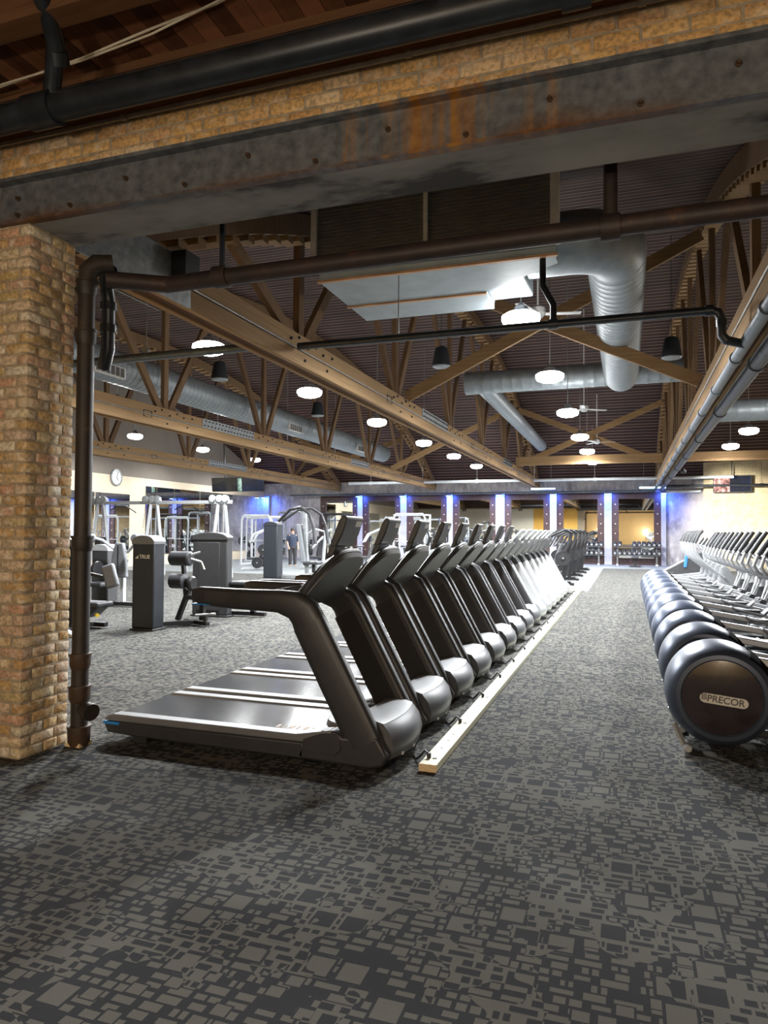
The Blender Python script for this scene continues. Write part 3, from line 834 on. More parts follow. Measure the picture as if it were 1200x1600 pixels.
MB().cyl((-9.9, 0, -0.03), (-4.85, 0, 0.0), 0.06, n=14).build('pipe_run', 'pipe_grey', t)
MB().tube([(-6.75, 0, 0.06), (-6.75, 0, 2.2)], 0.009, 6).build('hanger_rod', 'steel_grey', t)
MB().lathe([(0.03, -0.02), (0.055, -0.02), (0.055, 0.02), (0.03, 0.02)], (-6.75, 0, 0.09), 'y', 14).build('hanger_ring', 'steel_grey', t)
def wall_pipe(x0, x1, y, z, r, mat, label):
    t = thing('cross_pipe', label, 'pipe', (0, y, z))
    MB().cyl((x0, 0, 0), (x1, 0, 0), r, n=12).build('pipe_run', mat, t)
    for i in range(int((x1 - x0) / 2.9)):
        x = x0 + 1.2 + i * 2.9
        MB().cyl((x, 0, 0), (x + 0.16, 0, 0), r * 1.28, n=12).build('coupling', mat, t)
        MB().cyl((x + 0.08, 0, 0), (x + 0.08, 0, arch(y) - z + 0.3), 0.008, n=6).build('hanger_rod', mat, t)
wall_pipe(-14.4, 4.6, 36.0, 4.24, 0.075, 'pipe_white', 'long pale pipe crossing the hall before the far wall')
wall_pipe(-19.0, 1.3, 38.1, 3.74, 0.055, 'pipe_grey', 'grey pipe running along the top of the far mirrors')
wall_pipe(1.6, 9.3, 36.2, 3.86, 0.055, 'pipe_black', 'slim black pipe crossing in front of the right television')
wall_pipe(1.8, 3.4, 38.2, 3.72, 0.085, 'pipe_white', 'short pale pipe beside the yellow brick wall')

# ------------------------------------------------------------------ ducts
def spiral(mb, p0, p1, r, n=24, pitch=0.30, rib=1.012):
    p0, p1 = Vector(p0), Vector(p1); L = (p1 - p0).length
    k = max(2, int(L / pitch)); pts = []; rs = []
    for i in range(k):
        a = p0.lerp(p1, i / k); b1 = p0.lerp(p1, (i + 0.82) / k); b2 = p0.lerp(p1, (i + 0.86) / k); b3 = p0.lerp(p1, (i + 0.96) / k)
        pts += [a, b1, b2, b3]; rs += [r, r, r * rib, r * rib]
    pts.append(p1); rs.append(r)
    return mb.tube(pts, rs, n)
t = thing('spiral_duct', 'big galvanised spiral duct hanging left of the left truss', 'duct', (-11.2, 0, 5.38))
spiral(MB(), (0, 9.2, 0), (0, 32.4, 0), 0.385, 26, 0.19, 1.022).build('duct_tube', 'galvanised', t)
for y in (12.3, 21.6, 28.0):
    g_ = MB().prism([(y, -0.33), (y + 1.0, -0.33), (y + 1.0, -0.09), (y, -0.09)], 0.30, 0.405, 'x').build('register', 'grille_grey', t)
    for j in range(6):
        MB().box(0.40, 0.412, y + 0.04 + j * 0.155, y + 0.16 + j * 0.155, -0.31, -0.11).build('register_slot', 'louvre_back', g_)
t = thing('elbow_duct', 'galvanised duct leaving the ceiling unit and turning down the hall', 'duct', (0, 0, 5.643))
t.scale = (1.35, 1.35, 1.35)
el = [(-1.02, 7.45, 0), (-0.75, 7.45, 0)]
for i in range(7):
    a = pi / 2 * i / 6
    el.append((-0.53 + 0.42 * sin(a), 7.87 - 0.42 * cos(a), 0))
MB().tube(el, 0.315, 26).build('elbow', 'galvanised', t)
spiral(MB(), (-0.11, 7.87, 0), (-0.11, 14.0, 0), 0.310, 26, 0.16).build('duct_tube', 'galvanised', t)
MB().lathe([(0.31, 14.0), (0.30, 14.12), (0.24, 14.22), (0.10, 14.27)], (-0.11, 0, 0), 'y', 26).build('end_cap', 'galvanised', t)
t = thing('cross_duct', 'galvanised duct crossing the hall behind the elbow duct', 'duct', (0, 20.1, 5.91))
t.scale = (1.35, 1.35, 1.35)
spiral(MB(), (-3.25, 0, 0), (1.2, 0, 0.02), 0.235, 22, 0.2).build('duct_tube', 'galvanised', t)
MB().lathe([(0.24, 0.0), (0.24, 0.03), (0.10, 0.06)], (-3.27, 0, 0), 'x', 22).build('end_cap', 'galvanised', t)
MB().tube([(-2.9, 0.0, -0.02), (-2.9, 0.35, -0.05), (-2.88, 10.5, -0.12)], 0.19, 18).build('branch_duct', 'galvanised', t)
t = thing('cross_duct', 'grey duct crossing above the right-hand machines', 'duct', (0, 21.5, 5.0))
spiral(MB(), (1.9, 0, 0), (7.0, 0, 0), 0.30, 20, 0.3).build('duct_tube', 'galvanised', t)
t = thing('bent_duct', 'pale duct end pointing down at the right edge over the brick wall', 'duct', (5.1, 26.6, 4.45))
MB().tube([(0, 0, 0), (0.5, 0, 0.18), (1.3, 0, 0.42), (2.0, 0, 0.42)], [0.20, 0.24, 0.24, 0.24], 18).build('duct_tube', 'pipe_white', t)

# ------------------------------------------------------------------ louvred ceiling unit
t = thing('air_handler', 'hanging sheet-metal air unit with wide louvred grille', 'air unit', (0, 8.91, 5.06))
t.scale = (1.35, 1.35, 1.35)
pl = [(-2.98, 0.0), (-0.62, 0.0), (-0.62, 0.22), (-1.43, 0.82), (-1.43, 1.40), (-2.98, 1.40)]
MB().prism(pl, 0.0, 0.08, 'z').build('bottom_pan', 'sheet_metal', t)
MB().prism([(a, b_ + 0.03) for a, b_ in pl], 0.08, 0.82, 'z').build('casing', 'sheet_metal', t)
MB().box(-3.0, -0.60, -0.02, 0.02, -0.01, 0.012).build('seam_flange', 'copper_seam', t)
MB().box(-3.0, -1.41, 0.80, 0.84, -0.018, 0.004).build('seam_flange', 'copper_seam', t)
gr = MB().box(-3.03, -0.61, -0.03, 0.0, 0.10, 0.86).build('louvre_backing', 'louvre_back', t)
lv = MB().prism([(-0.055, 0.0), (-0.05, 0.004), (-0.012, 0.028), (-0.012, 0.022)], -2.99, -1.86, 'x').mesh('louvre')
lv.materials.append(MATS['grille_grey'])
lv2 = MB().prism([(-0.055, 0.0), (-0.05, 0.004), (-0.012, 0.028), (-0.012, 0.022)], -1.82, -0.66, 'x').mesh('louvre')
lv2.materials.append(MATS['grille_grey'])
for i in range(20):
    for me in (lv, lv2):
        o = bpy.data.objects.new('louvre', me); COL.objects.link(o); o.parent = gr; o.location = (0, 0, 0.13 + i * 0.036)
for a, b_ in ((-3.05, -2.99), (-1.86, -1.82), (-0.66, -0.58)):
    MB().box(a, b_, -0.07, 0.0, 0.10, 0.86).build('grille_post', 'grille_grey', t)
MB().box(-3.05, -0.58, -0.07, 0.0, 0.09, 0.115).build('grille_rail', 'grille_grey', t)
MB().box(-1.43, -0.98, 0.60, 1.30, 0.06, 0.80).build('outlet_box', 'sheet_metal', t, 0.02)
MB().box(-1.44, -0.97, 0.58, 0.61, 0.05, 0.81).build('outlet_flange', 'galvanised', t)
for x in (-2.95, -0.65):
    MB().cyl((x, 0.1, 0.8), (x, 0.1, 0.98), 0.012, n=6).build('hanger_rod', 'steel_grey', t)
    MB().cyl((x if x < -2 else -1.5, 1.3, 0.8), (x if x < -2 else -1.5, 1.3, 1.25), 0.012, n=6).build('hanger_rod', 'steel_grey', t)

# ------------------------------------------------------------------ round hall lamps
LAMP = thing('round_lamp', 'x', 'lamp', (0, 0, 0), 0, 'round hall lamps')
LAMP_Z = 4.9
MB().lathe([(0.24, 0.02), (0.285, -0.01), (0.29, -0.06), (0.26, -0.12), (0.16, -0.16), (0.03, -0.17)], (0, 0, 0), 'z', 24).build('diffuser', 'lamp_glow', LAMP)
MB().lathe([(0.235, 0.02), (0.20, 0.045), (0.12, 0.06), (0.10, 0.13), (0.05, 0.16), (0.02, 0.2)], (0, 0, 0), 'z', 24).build('housing', 'lamp_housing', LAMP)
ld = bpy.data.lights.new('hall_light', 'SPOT')
ld.spot_size = radians(172); ld.spot_blend = 0.45
ld.energy = HALL_LAMP_W; ld.color = (0.97, 0.99, 1.0); ld.shadow_soft_size = 0.2
lo = bpy.data.objects.new('lamp_bulb', ld); COL.objects.link(lo); lo.parent = LAMP; lo.location = (0, 0, -0.30)
rows = [('left', -7.0, [10.8, 15.0, 19.7, 24.8, 29.5, 34.3]), ('centre', -1.52, [10.75, 14.95, 19.6, 24.75, 29.2, 33.6]),
        ('farleft', -12.35, [14.9, 19.6, 24.5, 29.2, 33.8]), ('clock', -18.35, [23.2, 27.9, 32.7]), ('right', 3.6, [15.0, 19.7, 24.7, 28.9])]
words = {'left': 'round glowing lamp between left and central trusses', 'centre': 'round glowing lamp between central and right trusses',
         'farleft': 'round glowing lamp under the big spiral duct', 'clock': 'round glowing lamp between cream wall and farthest left truss', 'right': 'round glowing lamp right of the right truss'}
first = True
for key, x, yl in rows:
    LAMP_Z = 5.37 if key == 'clock' else 4.9
    for i, y in enumerate(yl):
        lab = words[key] + ('' if len(yl) == 1 else ', %s from the camera' % ORD[i])
        if first:
            o = LAMP; o.location = (x, y, LAMP_Z); o['label'] = lab; first = False
        else:
            o = instance(LAMP, lab, (x, y, LAMP_Z))
        kw = {'farleft': 0.5, 'clock': 0.3, 'right': 0.6}.get(key, 1.0)          # dimmed rows
        for c_ in o.children:
            if c_.type == 'LIGHT' and kw != 1.0:
                c_.data = c_.data.copy(); c_.data.energy = HALL_LAMP_W * kw
        for c_ in list(o.children):
            if c_.name.startswith('rod'): bpy.data.objects.remove(c_)
        MB().cyl((0, 0, 0.19), (0, 0, deck_z(y) - LAMP_Z), 0.009, n=6).build('rod', 'steel_grey', o)

# warm light from behind the camera, given by added, unseen globe floor lamps
for i, (x, y) in enumerate(((-2.8, -1.6), (1.8, -1.6), (-2.8, -4.4), (1.8, -4.4))):
    t = thing('added_globe_lamp', ['added warm globe floor lamp nearest the brick pier', 'added warm globe floor lamp at the right of the front area', 'added warm globe floor lamp at the back left', 'added warm globe floor lamp at the back right'][i], 'lamp', (x, y, 0), 0, 'added warm globe lamps')
    MB().lathe([(0.02, 1.65), (0.08, 1.63), (0.13, 1.57), (0.15, 1.50), (0.13, 1.43), (0.08, 1.37), (0.02, 1.35)], (0, 0, 0), 'z', 24).build('globe', 'warm_glow', t)
    MB().lathe([(0.03, 1.30), (0.06, 1.33), (0.06, 1.37)], (0, 0, 0), 'z', 16).build('cup', 'iron_black', t)
    MB().cyl((0, 0, 0.03), (0, 0, 1.32), 0.014, n=10).build('pole', 'iron_black', t)
    MB().lathe([(0.17, 0.0), (0.17, 0.02), (0.03, 0.04)], (0, 0, 0), 'z', 24).build('base', 'iron_black', t)
    l_ = bpy.data.lights.new('warm_light', 'POINT'); l_.energy = FRONT_LAMP_W; l_.color = (1.0, 0.88, 0.72); l_.shadow_soft_size = 0.12
    o = bpy.data.objects.new('lamp_bulb', l_); COL.objects.link(o); o.parent = t; o.location = (0, 0, 1.80)

# spot on the truss washing the brick wall
t = thing('wall_spot', 'small bright spotlight clamped beside the dark pipe', 'lamp', (1.95, 29.0, 4.02))
MB().cyl((0, 0, 0), (0.07, 0.20, -0.05), 0.07, 0.10, 16).build('can', 'iron_black', t)
MB().cyl((0.072, 0.206, -0.052), (0.075, 0.215, -0.055), 0.09, n=16).build('lens', 'lamp_glow', t)
MB().cyl((0, 0, 0.03), (-0.20, 0, 0.03), 0.012, n=6).build('bracket', 'iron_black', t)
l_ = bpy.data.lights.new('spot_light', 'SPOT'); l_.energy = 4800; l_.spot_size = radians(34); l_.spot_blend = 0.8; l_.color = (1, 0.96, 0.86); l_.shadow_soft_size = 0.1
o = bpy.data.objects.new('lamp_bulb', l_); COL.objects.link(o); o.parent = t; o.location = (0.09, 0.24, -0.06)
o.rotation_euler = (Vector((4.75, 37.2, 2.5)) - Vector((2.04, 29.24, 3.96))).to_track_quat('-Z', 'Y').to_euler()

# ceiling fans
def fan(x, y, z, label, a0):
    t = thing('ceiling_fan', label, 'fan', (x, y, z), a0, 'white ceiling fans')
    MB().lathe([(0.05, 0.16), (0.13, 0.12), (0.14, 0.03), (0.08, -0.04), (0.02, -0.06)], (0, 0, 0), 'z', 18).build('motor', 'fan_white', t)
    MB().cyl((0, 0, 0.14), (0, 0, deck_z(y) - z), 0.016, n=8).build('down_rod', 'fan_white', t)
    for k in range(3):
        a = k * 2 * pi / 3
        d = Vector((cos(a), sin(a), 0)); s_ = Vector((-sin(a), cos(a), 0))
        MB().beam(d * 0.13 + Vector((0, 0, 0.02)), d * 0.72 + Vector((0, 0, 0.02)), 0.13, 0.012).build('blade', 'fan_white', t)
fan(-1.45, 12.3, 5.35, 'white ceiling fan beside the nearest central lamp', 0.2)
fan(-1.25, 22.3, 5.35, 'white ceiling fan beyond the third central lamp', 0.5)
fan(-1.2, 30.6, 5.35, 'white ceiling fan above the pale cross beam', 0.1)
# pendant speakers
def speaker(x, y, z, label):
    t = thing('pendant_speaker', label, 'speaker', (x, y, z), 0, 'black hanging speakers')
    MB().lathe([(0.06, 0.24), (0.14, 0.20), (0.17, 0.05), (0.215, -0.20), (0.20, -0.22)], (0, 0, 0), 'z', 20).build('body', 'speaker_black', t)
    MB().lathe([(0.205, -0.215), (0.19, -0.235), (0.05, -0.25)], (0, 0, 0), 'z', 20).build('grille', 'steel_grey', t)
    MB().cyl((0, 0, 0.23), (0, 0, deck_z(y) - z), 0.006, n=6).build('cord', 'speaker_black', t)
speaker(-9.6, 15.3, 5.6, 'black hanging speaker right of the left truss')
speaker(-4.0, 15.6, 5.6, 'black hanging speaker right of the central truss')
speaker(-9.55, 21.1, 5.6, 'black hanging speaker right of the left truss, farther away')
speaker(0.9, 16.3, 5.6, 'black hanging speaker left of the right truss')

# ------------------------------------------------------------------ far wall: mirrors, columns, blue lamps
frames = [(-17.17, -14.80), (-14.50, -12.20), (-11.83, -9.50), (-9.16, -6.78), (-6.29, -3.90), (-3.55, -1.15), (-0.78, 1.59)]
for i, (x0, x1) in enumerate(frames):
    t = thing('wall_mirror', 'tall mirror in a dark riveted frame on the far wall, %s from the left' % ORD[i], 'mirror', (0, Y_FAR, 0), 0, 'framed far wall mirrors')
    MB().box(x0 + 0.3, x1 - 0.3, -0.06, -0.03, 0.3, 3.40).build('glass', 'mirror', t)
    for a, b_ in ((x0, x0 + 0.34), (x1 - 0.34, x1)):
        st = MB().box(a, b_, -0.14, 0.0, 0.0, 3.62).build('stile', 'frame_brown', t)
        sc_ = MB()
        for j in range(6): sc_.cyl(((a + b_) / 2, -0.14, 0.6 + j * 0.5), ((a + b_) / 2, -0.165, 0.6 + j * 0.5), 0.03, n=8)
        sc_.build('rivets', 'screw_pale', st, kind='stuff')
    MB().box(x0, x1, -0.13, 0.0, 3.38, 3.68).build('head_rail', 'frame_brown', t)
    MB().box(x0 + 0.34, x1 - 0.34, -0.13, 0.0, 0.0, 0.34).build('bottom_rail', 'frame_brown', t)
colx = [(-14.80, -14.50), (-12.20, -11.83), (-9.50, -9.16), (-6.78, -6.29), (-3.90, -3.55), (-1.15, -0.78), (1.59, 1.82), (-20.95, -20.55)]
for i, (x0, x1) in enumerate(colx):
    s_ = MB().box(x0, x1, Y_FAR - 0.22, Y_FAR, 0, 3.72).build('wall_column', 'column_pale'); struct(s_)
    xm = (x0 + x1) / 2
    t = thing('blue_lamp', ('blue wash lamp between the %s and %s far mirrors from the left' % (ORD[i], ORD[i + 1])) if i < 6 else 'blue wash lamp right of the rightmost far mirror' if i == 6 else 'blue wash lamp in the far left corner', 'lamp', (xm, Y_FAR - 0.55, 3.62), 0, 'blue column lamps')
    MB().box(-0.14, 0.14, -0.03, 0.03, 0, 0.05).build('housing', 'iron_black', t)
    MB().box(-0.12, 0.12, -0.02, 0.02, -0.02, 0.0).build('tube', 'blue_tube', t)
    MB().beam((0, 0, 0.03), (0, 0.35, 0.03), 0.03, 0.02).build('bracket', 'iron_black', t)
    l_ = bpy.data.lights.new('blue_light', 'AREA'); l_.shape = 'RECTANGLE'; l_.size = 0.3; l_.size_y = 0.05; l_.energy = BLUE_LAMP_W; l_.color = (0.04, 0.13, 1.0)
    o = bpy.data.objects.new('lamp_bulb', l_); COL.objects.link(o); o.parent = t; o.location = (0, 0, -0.04); o.rotation_euler = (radians(28), 0, 0)
for i, (x, y, lab) in enumerate(((-4.1, 37.0, 'bright blue-white tube lamp under the central truss end'), (1.15, 37.2, 'bright blue-white tube lamp under the right truss end'))):
    t = thing('tube_lamp', lab, 'lamp', (x, y, 3.86), 0, 'blue-white tube lamps')
    MB().cyl((-0.6, 0, 0), (0.6, 0, 0), 0.035, n=10).build('tube', 'blue_tube', t)
    MB().box(-0.62, 0.62, -0.05, 0.05, 0.035, 0.07).build('housing', 'lamp_housing', t)
    MB().cyl((-0.4, 0, 0.07), (-0.4, 0, arch(y) - 3.5), 0.006, n=6).cyl((0.4, 0, 0.07), (0.4, 0, arch(y) - 3.5), 0.006, n=6).build('hanger', 'steel_grey', t)
# notices on a column
for zz, lab in ((1.55, 'lower white notice on the far pale column'), (1.98, 'upper white notice on the far pale column')):
    t = tag(MB().box(-1.12, -0.84, Y_FAR - 0.235, Y_FAR - 0.22, zz, zz + 0.34).build('wall_notice', 'tile_white'), lab, 'notice', 'white notices')

# left wall: mirrors, dark windows, clock, televisions
t = thing('wall_mirror', 'dark unframed mirror band on the cream wall below the clock', 'mirror', (X_LEFT, 0, 0), 0)
MB().box(0.0, 0.06, 17.2, 26.3, 0.5, 3.30).build('frame', 'cream_wall', t)
for j in range(4):
    y0 = 17.4 + j * 2.2
    MB().box(0.05, 0.08, y0, y0 + 2.15, 0.6, 3.2).build('glass', 'mirror', t)
t = thing('wall_mirror', 'large frameless mirror on the left wall beneath the televisions', 'mirror', (X_LEFT, 0, 0), 0)
for j in range(5):
    y0 = 27.3 + j * 2.2
    MB().box(0.0, 0.04, y0, y0 + 2.17, 0.5, 3.65).build('glass', 'mirror', t)
t = thing('wall_clock', 'round white wall clock with grey rim on the cream wall', 'clock', (X_LEFT, 25.3, 3.90))
MB().lathe([(0.34, 0.0), (0.36, 0.03), (0.36, 0.07), (0.31, 0.08), (0.30, 0.06)], (0, 0, 0), 'x', 28).build('rim', 'steel_grey', t)
face = MB().lathe([(0.305, 0.04), (0.305, 0.062)], (0, 0, 0), 'x', 28).build('face', 'tile_white', t)
MB().beam((0.07, 0, 0), (0.07, 0.10, -0.14), 0.022, 0.012, (1, 0, 0)).build('hour_hand', 'iron_black', t)
MB().beam((0.075, 0, 0), (0.075, 0.07, 0.24), 0.014, 0.01, (1, 0, 0)).build('minute_hand', 'iron_black', t)
tk = MB()
for j in range(12):
    a = j * pi / 6
    tk.beam((0.066, 0.24 * sin(a), 0.24 * cos(a)), (0.066, 0.28 * sin(a), 0.28 * cos(a)), 0.018, 0.006, (1, 0, 0))
tk.build('hour_marks', 'iron_black', face, kind='stuff')
def tv(loc, rz, tilt, wd, ht, label, pics):
    t = thing('television', label, 'television', loc, rz, 'hanging televisions')
    t.rotation_euler = (tilt, 0, rz)
    MB().box(-wd / 2, wd / 2, 0.0, 0.07, -ht / 2, ht / 2).build('case', 'black_plastic', t, 0.01)
    for a, b_, mt in pics:
        MB().box(-wd / 2 + 0.03 + a * (wd - 0.06), -wd / 2 + 0.03 + b_ * (wd - 0.06), -0.006, 0.002, -ht / 2 + 0.03, ht / 2 - 0.03).build('screen', mt, t)
    MB().beam((0, 0.09, ht / 2 - 0.2), (0, 0.09, arch(loc[1]) + 0.25 - loc[2]), 0.05, 0.04).build('mount', 'iron_black', t)
tv((-19.27, 31.3, 3.94), radians(4), radians(6), 1.44, 0.70, 'left of the two black televisions near the cream wall', [(0, 1, 'tv_glass')])
tv((-17.80, 31.3, 3.94), radians(4), radians(6), 1.44, 0.71, 'right of the two black televisions near the cream wall', [(0, 0.16, 'tv_green'), (0.16, 1, 'tv_navy')])
tv((4.62, 36.7, 3.95), radians(-6), radians(7), 1.62, 0.80, 'television with pink and navy picture before the yellow brick wall', [(0, 0.44, 'tv_pink'), (0.44, 1, 'tv_navy')])

# ------------------------------------------------------------------ treadmills
def make_treadmill(silver=False):
    t = thing('treadmill', 'x', 'treadmill', (0, 0, 0), 0, 'treadmills in the long row')
    body = 'silver_shell' if silver else 'gunmetal'
    MB().prism([(-1.16, .07), (1.0, .05), (1.02, .16), (-1.16, .16)], -.36, .36).build('deck_frame', 'black_plastic', t)
    MB().prism([(-1.20, .15), (-1.17, .12), (0.62, .12), (0.62, .192), (-1.17, .192), (-1.20, .175)], -.315, .315).build('belt', 'belt_black', t)
    mk = MB()
    for j in range(6):
        x0 = 0.16 + j * 0.055
        mk.box(x0, x0 + (0.012 if j % 2 else 0.03), -.285, -.215, .1922, .1932)
    mk.build('belt_marks', 'copper_seam', t)
    for s in (-1, 1):
        y = s * 0.385
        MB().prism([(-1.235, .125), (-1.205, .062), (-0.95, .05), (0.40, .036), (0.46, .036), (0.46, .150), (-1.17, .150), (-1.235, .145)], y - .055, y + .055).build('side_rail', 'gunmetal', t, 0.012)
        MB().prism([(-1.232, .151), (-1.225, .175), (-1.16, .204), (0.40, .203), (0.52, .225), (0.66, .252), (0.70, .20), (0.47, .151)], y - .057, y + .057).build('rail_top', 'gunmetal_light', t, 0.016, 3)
        MB().box(-1.238, -1.09, s * .442 - .005, s * .442 + .003, .128, .148).box(-1.24, -1.225, y - .045, y + .05, .128, .146).build('blue_strip', 'accent_blue', t)
        # base cheek
        MB().prism([(.40, .036), (.95, .018), (1.04, .04), (1.075, .11), (1.0, .235), (.745, .215), (.70, .25), (.60, .245), (.46, .19)], y - .055, y + .062).build('base_cheek', body, t, 0.02, 3)
        MB().prism([(.46, .10), (.70, .085), (.745, .13), (.735, .20), (.70, .235), (.60, .23), (.46, .175)], s * .447 - .004, s * .447 + .004).build('cheek_cover', 'gunmetal' if not silver else 'gunmetal_light', t, 0.003)
        # upright and handrail
        MB().sweep([(.90, .17), (.875, .225), (.475, .97)], [(.255, .115), (.25, .115), (.245, .118)], y, 20, 0.5).build('upright', body, t)
        if not silver:
            MB().sweep([(.84, .24), (.45, .965)], [(.20, .01), (.19, .01)], y - s * .0575, 12, 0.4).build('upright_inlay', 'upright_inner', t)
        rc = 'gunmetal'
        pth = [(.475, .97), (.435, 1.045), (.36, 1.095), (.24, 1.118), (.08, 1.120), (-.12, 1.122), (-.30, 1.130), (-.42, 1.138), (-.475, 1.140), (-.488, 1.140)]
        szs = [(.245, .118), (.235, .118), (.205, .115), (.165, .112), (.155, .105), (.152, .095), (.143, .088), (.128, .08), (.095, .066), (.04, .04)]
        MB().sweep(pth, szs, y, 20, 0.6).build('handrail', rc, t)
        MB().box(-.478, -.31, y - .034, y + .034, 1.068, 1.078).build('handrail_blue_edge', 'accent_blue', t, 0.004)
        MB().sweep([(-.36, 1.135), (-.05, 1.128)], [(.085, .008), (.088, .008)], y + s * 0.042, 14, 0.6).build('grip_pad', 'shell_black', t)
        MB().beam((.30, y * 0.55, .035), (.84, y * 0.62, .02), .05, .055).cyl((.84, y * .62 - .03, .03), (.84, y * .62 + .03, .03), .03, n=14).build('lift_leg', 'black_plastic', t)
        MB().box(-.98, -.86, y - .03, y + .03, 0, .06).build('rear_foot', 'rubber_black', t)
    # motor hood
    rings = []
    for k in range(13):
        y = -.345 + .69 * k / 12
        q = 1 - (y / .40) ** 2
        bl = .075 * q
        dip = 0.0
        rings.append([(.56, y, .17), (.60, y, .205), (.72, y, .252 + .012 * q), (.80, y, .312), (.90, y, .328), (1.0 + bl * .8, y, .300), (1.05 + bl, y, .235), (1.075 + bl, y, .15), (1.055 + bl, y, .075), (.99 + bl, y, .042), (.80, y, .04), (.56, y, .06)])
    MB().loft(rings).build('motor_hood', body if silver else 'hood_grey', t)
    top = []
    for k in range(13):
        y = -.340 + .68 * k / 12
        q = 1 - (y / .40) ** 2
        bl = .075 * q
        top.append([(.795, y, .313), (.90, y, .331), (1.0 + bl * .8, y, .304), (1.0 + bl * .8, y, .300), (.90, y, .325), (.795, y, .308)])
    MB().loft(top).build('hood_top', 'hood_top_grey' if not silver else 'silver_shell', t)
    MB().lathe([(0.20, 0.0), (0.185, 0.035), (0.13, 0.065), (0.05, 0.08)], (0.66, 0, 0.195), 'z', 24).build('hood_dome', 'gunmetal_light', t)
    st = MB()
    for y in (-.22, -.02): st.box(1.06, 1.075 + .075 * (1 - ((y + .02) / .40) ** 2) - .016, y, y + .04, .072, .092)
    st.build('rating_sticker', 'badge_white', t)
    # console shell
    rings = []
    for k in range(21):
        q = -1 + 2 * k / 20
        y = q * .375
        f = max(0.0, 1 - abs(q) ** 3.2)
        hz = f ** 0.45
        A = (.30 + .02 * hz, 1.135 + .01 * hz); B = (.42 + .01 * (1 - hz), 1.165 - .08 * hz)
        C = (.45 + .235 * hz, 1.17 + .285 * hz); D = (.40 + .19 * hz, 1.18 + .30 * hz)
        def mid(p, q_, s_): return (p[0] + (q_[0] - p[0]) * s_, p[1] + (q_[1] - p[1]) * s_)
        poly = [A, mid(A, B, .5), B, mid(B, C, .5), mid(B, C, .93), mid(C, D, .25), mid(C, D, .8), mid(D, A, .08), mid(D, A, .5)]
        rings.append([(p[0], y, p[1]) for p in poly])
    MB().loft(rings).build('console', 'shell_black', t)
    rim = MB()
    pts = []
    for k in range(25):
        q = -1 + 2 * k / 24
        hz = max(0.0, 1 - abs(q) ** 3.2) ** 0.45
        pts.append((.425 + .212 * hz, q * .378, 1.176 + .297 * hz))
    rim.tube(pts, 0.018, 8).build('console_rim', 'shell_black', t)
    if not silver:
        # tall screen seen from behind
        def P(u, h): return (.535 + .40 * (h - 1.43) + u, h)
        sl = [P(-.035, 1.43), P(.02, 1.44), P(.025, 1.50), P(.03, 1.60), P(.02, 1.715), P(.0, 1.735), P(-.03, 1.73), P(-.04, 1.70)]
        MB().prism([P(-.04, 1.50), P(.018, 1.505), P(.028, 1.60), P(.02, 1.715), P(-.0, 1.738), P(-.03, 1.732), P(-.042, 1.70)], -.175, .175).build('screen', 'shell_black', t, 0.014, 3)
        MB().prism([P(-.035, 1.42), P(.02, 1.44), P(.016, 1.52), P(-.035, 1.52)], -.172, .02).build('screen_bracket', 'gunmetal', t, 0.008)
        MB().prism([P(-.02, 1.42), P(.045, 1.44), P(.03, 1.495), P(-.02, 1.49)], .035, .15).build('screen_neck', 'silver_shell', t, 0.008)
        MB().prism([P(.018, 1.655), P(.0255, 1.655), P(.022, 1.695), P(.0145, 1.695)], .035, .15).build('screen_badge', 'badge_white', t, 0.002)
    else:
        MB().prism([(.46, 1.425), (.50, 1.41), (.74, 1.66), (.72, 1.68), (.70, 1.68)], -.22, .22).build('display_panel', 'silver_shell', t, 0.01)
    MB().tube([(.24, .06, 1.19), (.22, .05, 1.21), (.21, .04, 1.15), (.23, .03, 1.05), (.26, .02, 1.10)], 0.012, 8).build('safety_cord', 'accent_red', t)
    MB().tube([(1.287, -.155, .078), (1.255, -.145, .095), (1.22, -.13, .05), (1.18, -.09, .012), (1.13, .0, .008), (1.05, -.02, .012), (.96, -.04, .05)], 0.007, 6).build('power_cord', 'black_plastic', t)
    MB().beam((.05, .0, 1.16), (.34, .0, 1.22), .5, .02).build('console_tray', 'black_plastic', t, 0.006)
    return t
TR_X, TR_Y, TR_D = -2.60, 4.975, 0.97
proto = make_treadmill(False)
for i in range(9):
    lab = 'dark gunmetal treadmill closest to the camera, front of the row' if i == 0 else '%s dark treadmill of the row, counted from the camera' % ORD[i]
    if i == 0:
        proto.location = (TR_X, TR_Y, 0); proto['label'] = lab
    else:
        instance(proto, lab, (TR_X, TR_Y + TR_D * i, 0))
proto2 = make_treadmill(True)
for i in range(7):
    lab = '%s silver treadmill behind the dark ones' % ORD[i]
    if i == 6: lab = 'last silver treadmill at the far end of the row'
    loc = (TR_X, TR_Y + TR_D * (9 + i), 0)
    if i == 0:
        proto2.location = loc; proto2['label'] = lab
    else:
        instance(proto2, lab, loc)

# power raceway with plugs and cords
t = thing('cable_raceway', 'long cream wooden cable raceway with power plugs on the carpet', 'raceway', (-1.285, 4.68, 0))
MB().box(-.062, .062, 0.006, 16.0, 0, .05).build('board', 'rail_cream', t, 0.004)
MB().box(-.062, .062, 0, 0.006, 0, .05).build('end_grain', 'rail_end', t)
oc = MB()
for i in range(16):
    y = 0.14 + TR_D * i
    MB().cyl((-.028, y, .05), (-.028, y, .083), .014, n=10).box(-.04, -.016, y - .014, y + .014, .05, .075).build('plug', 'black_plastic', t)
    oc.box(.0, .028, y - .012, y + .012, .0502, .054)
    for yy in (.25, .45, .62): oc.cyl((.0, y + yy, .0502), (.0, y + yy, .0515), .009, n=8)
oc.build('sockets', 'letter_dark', t, kind='stuff')
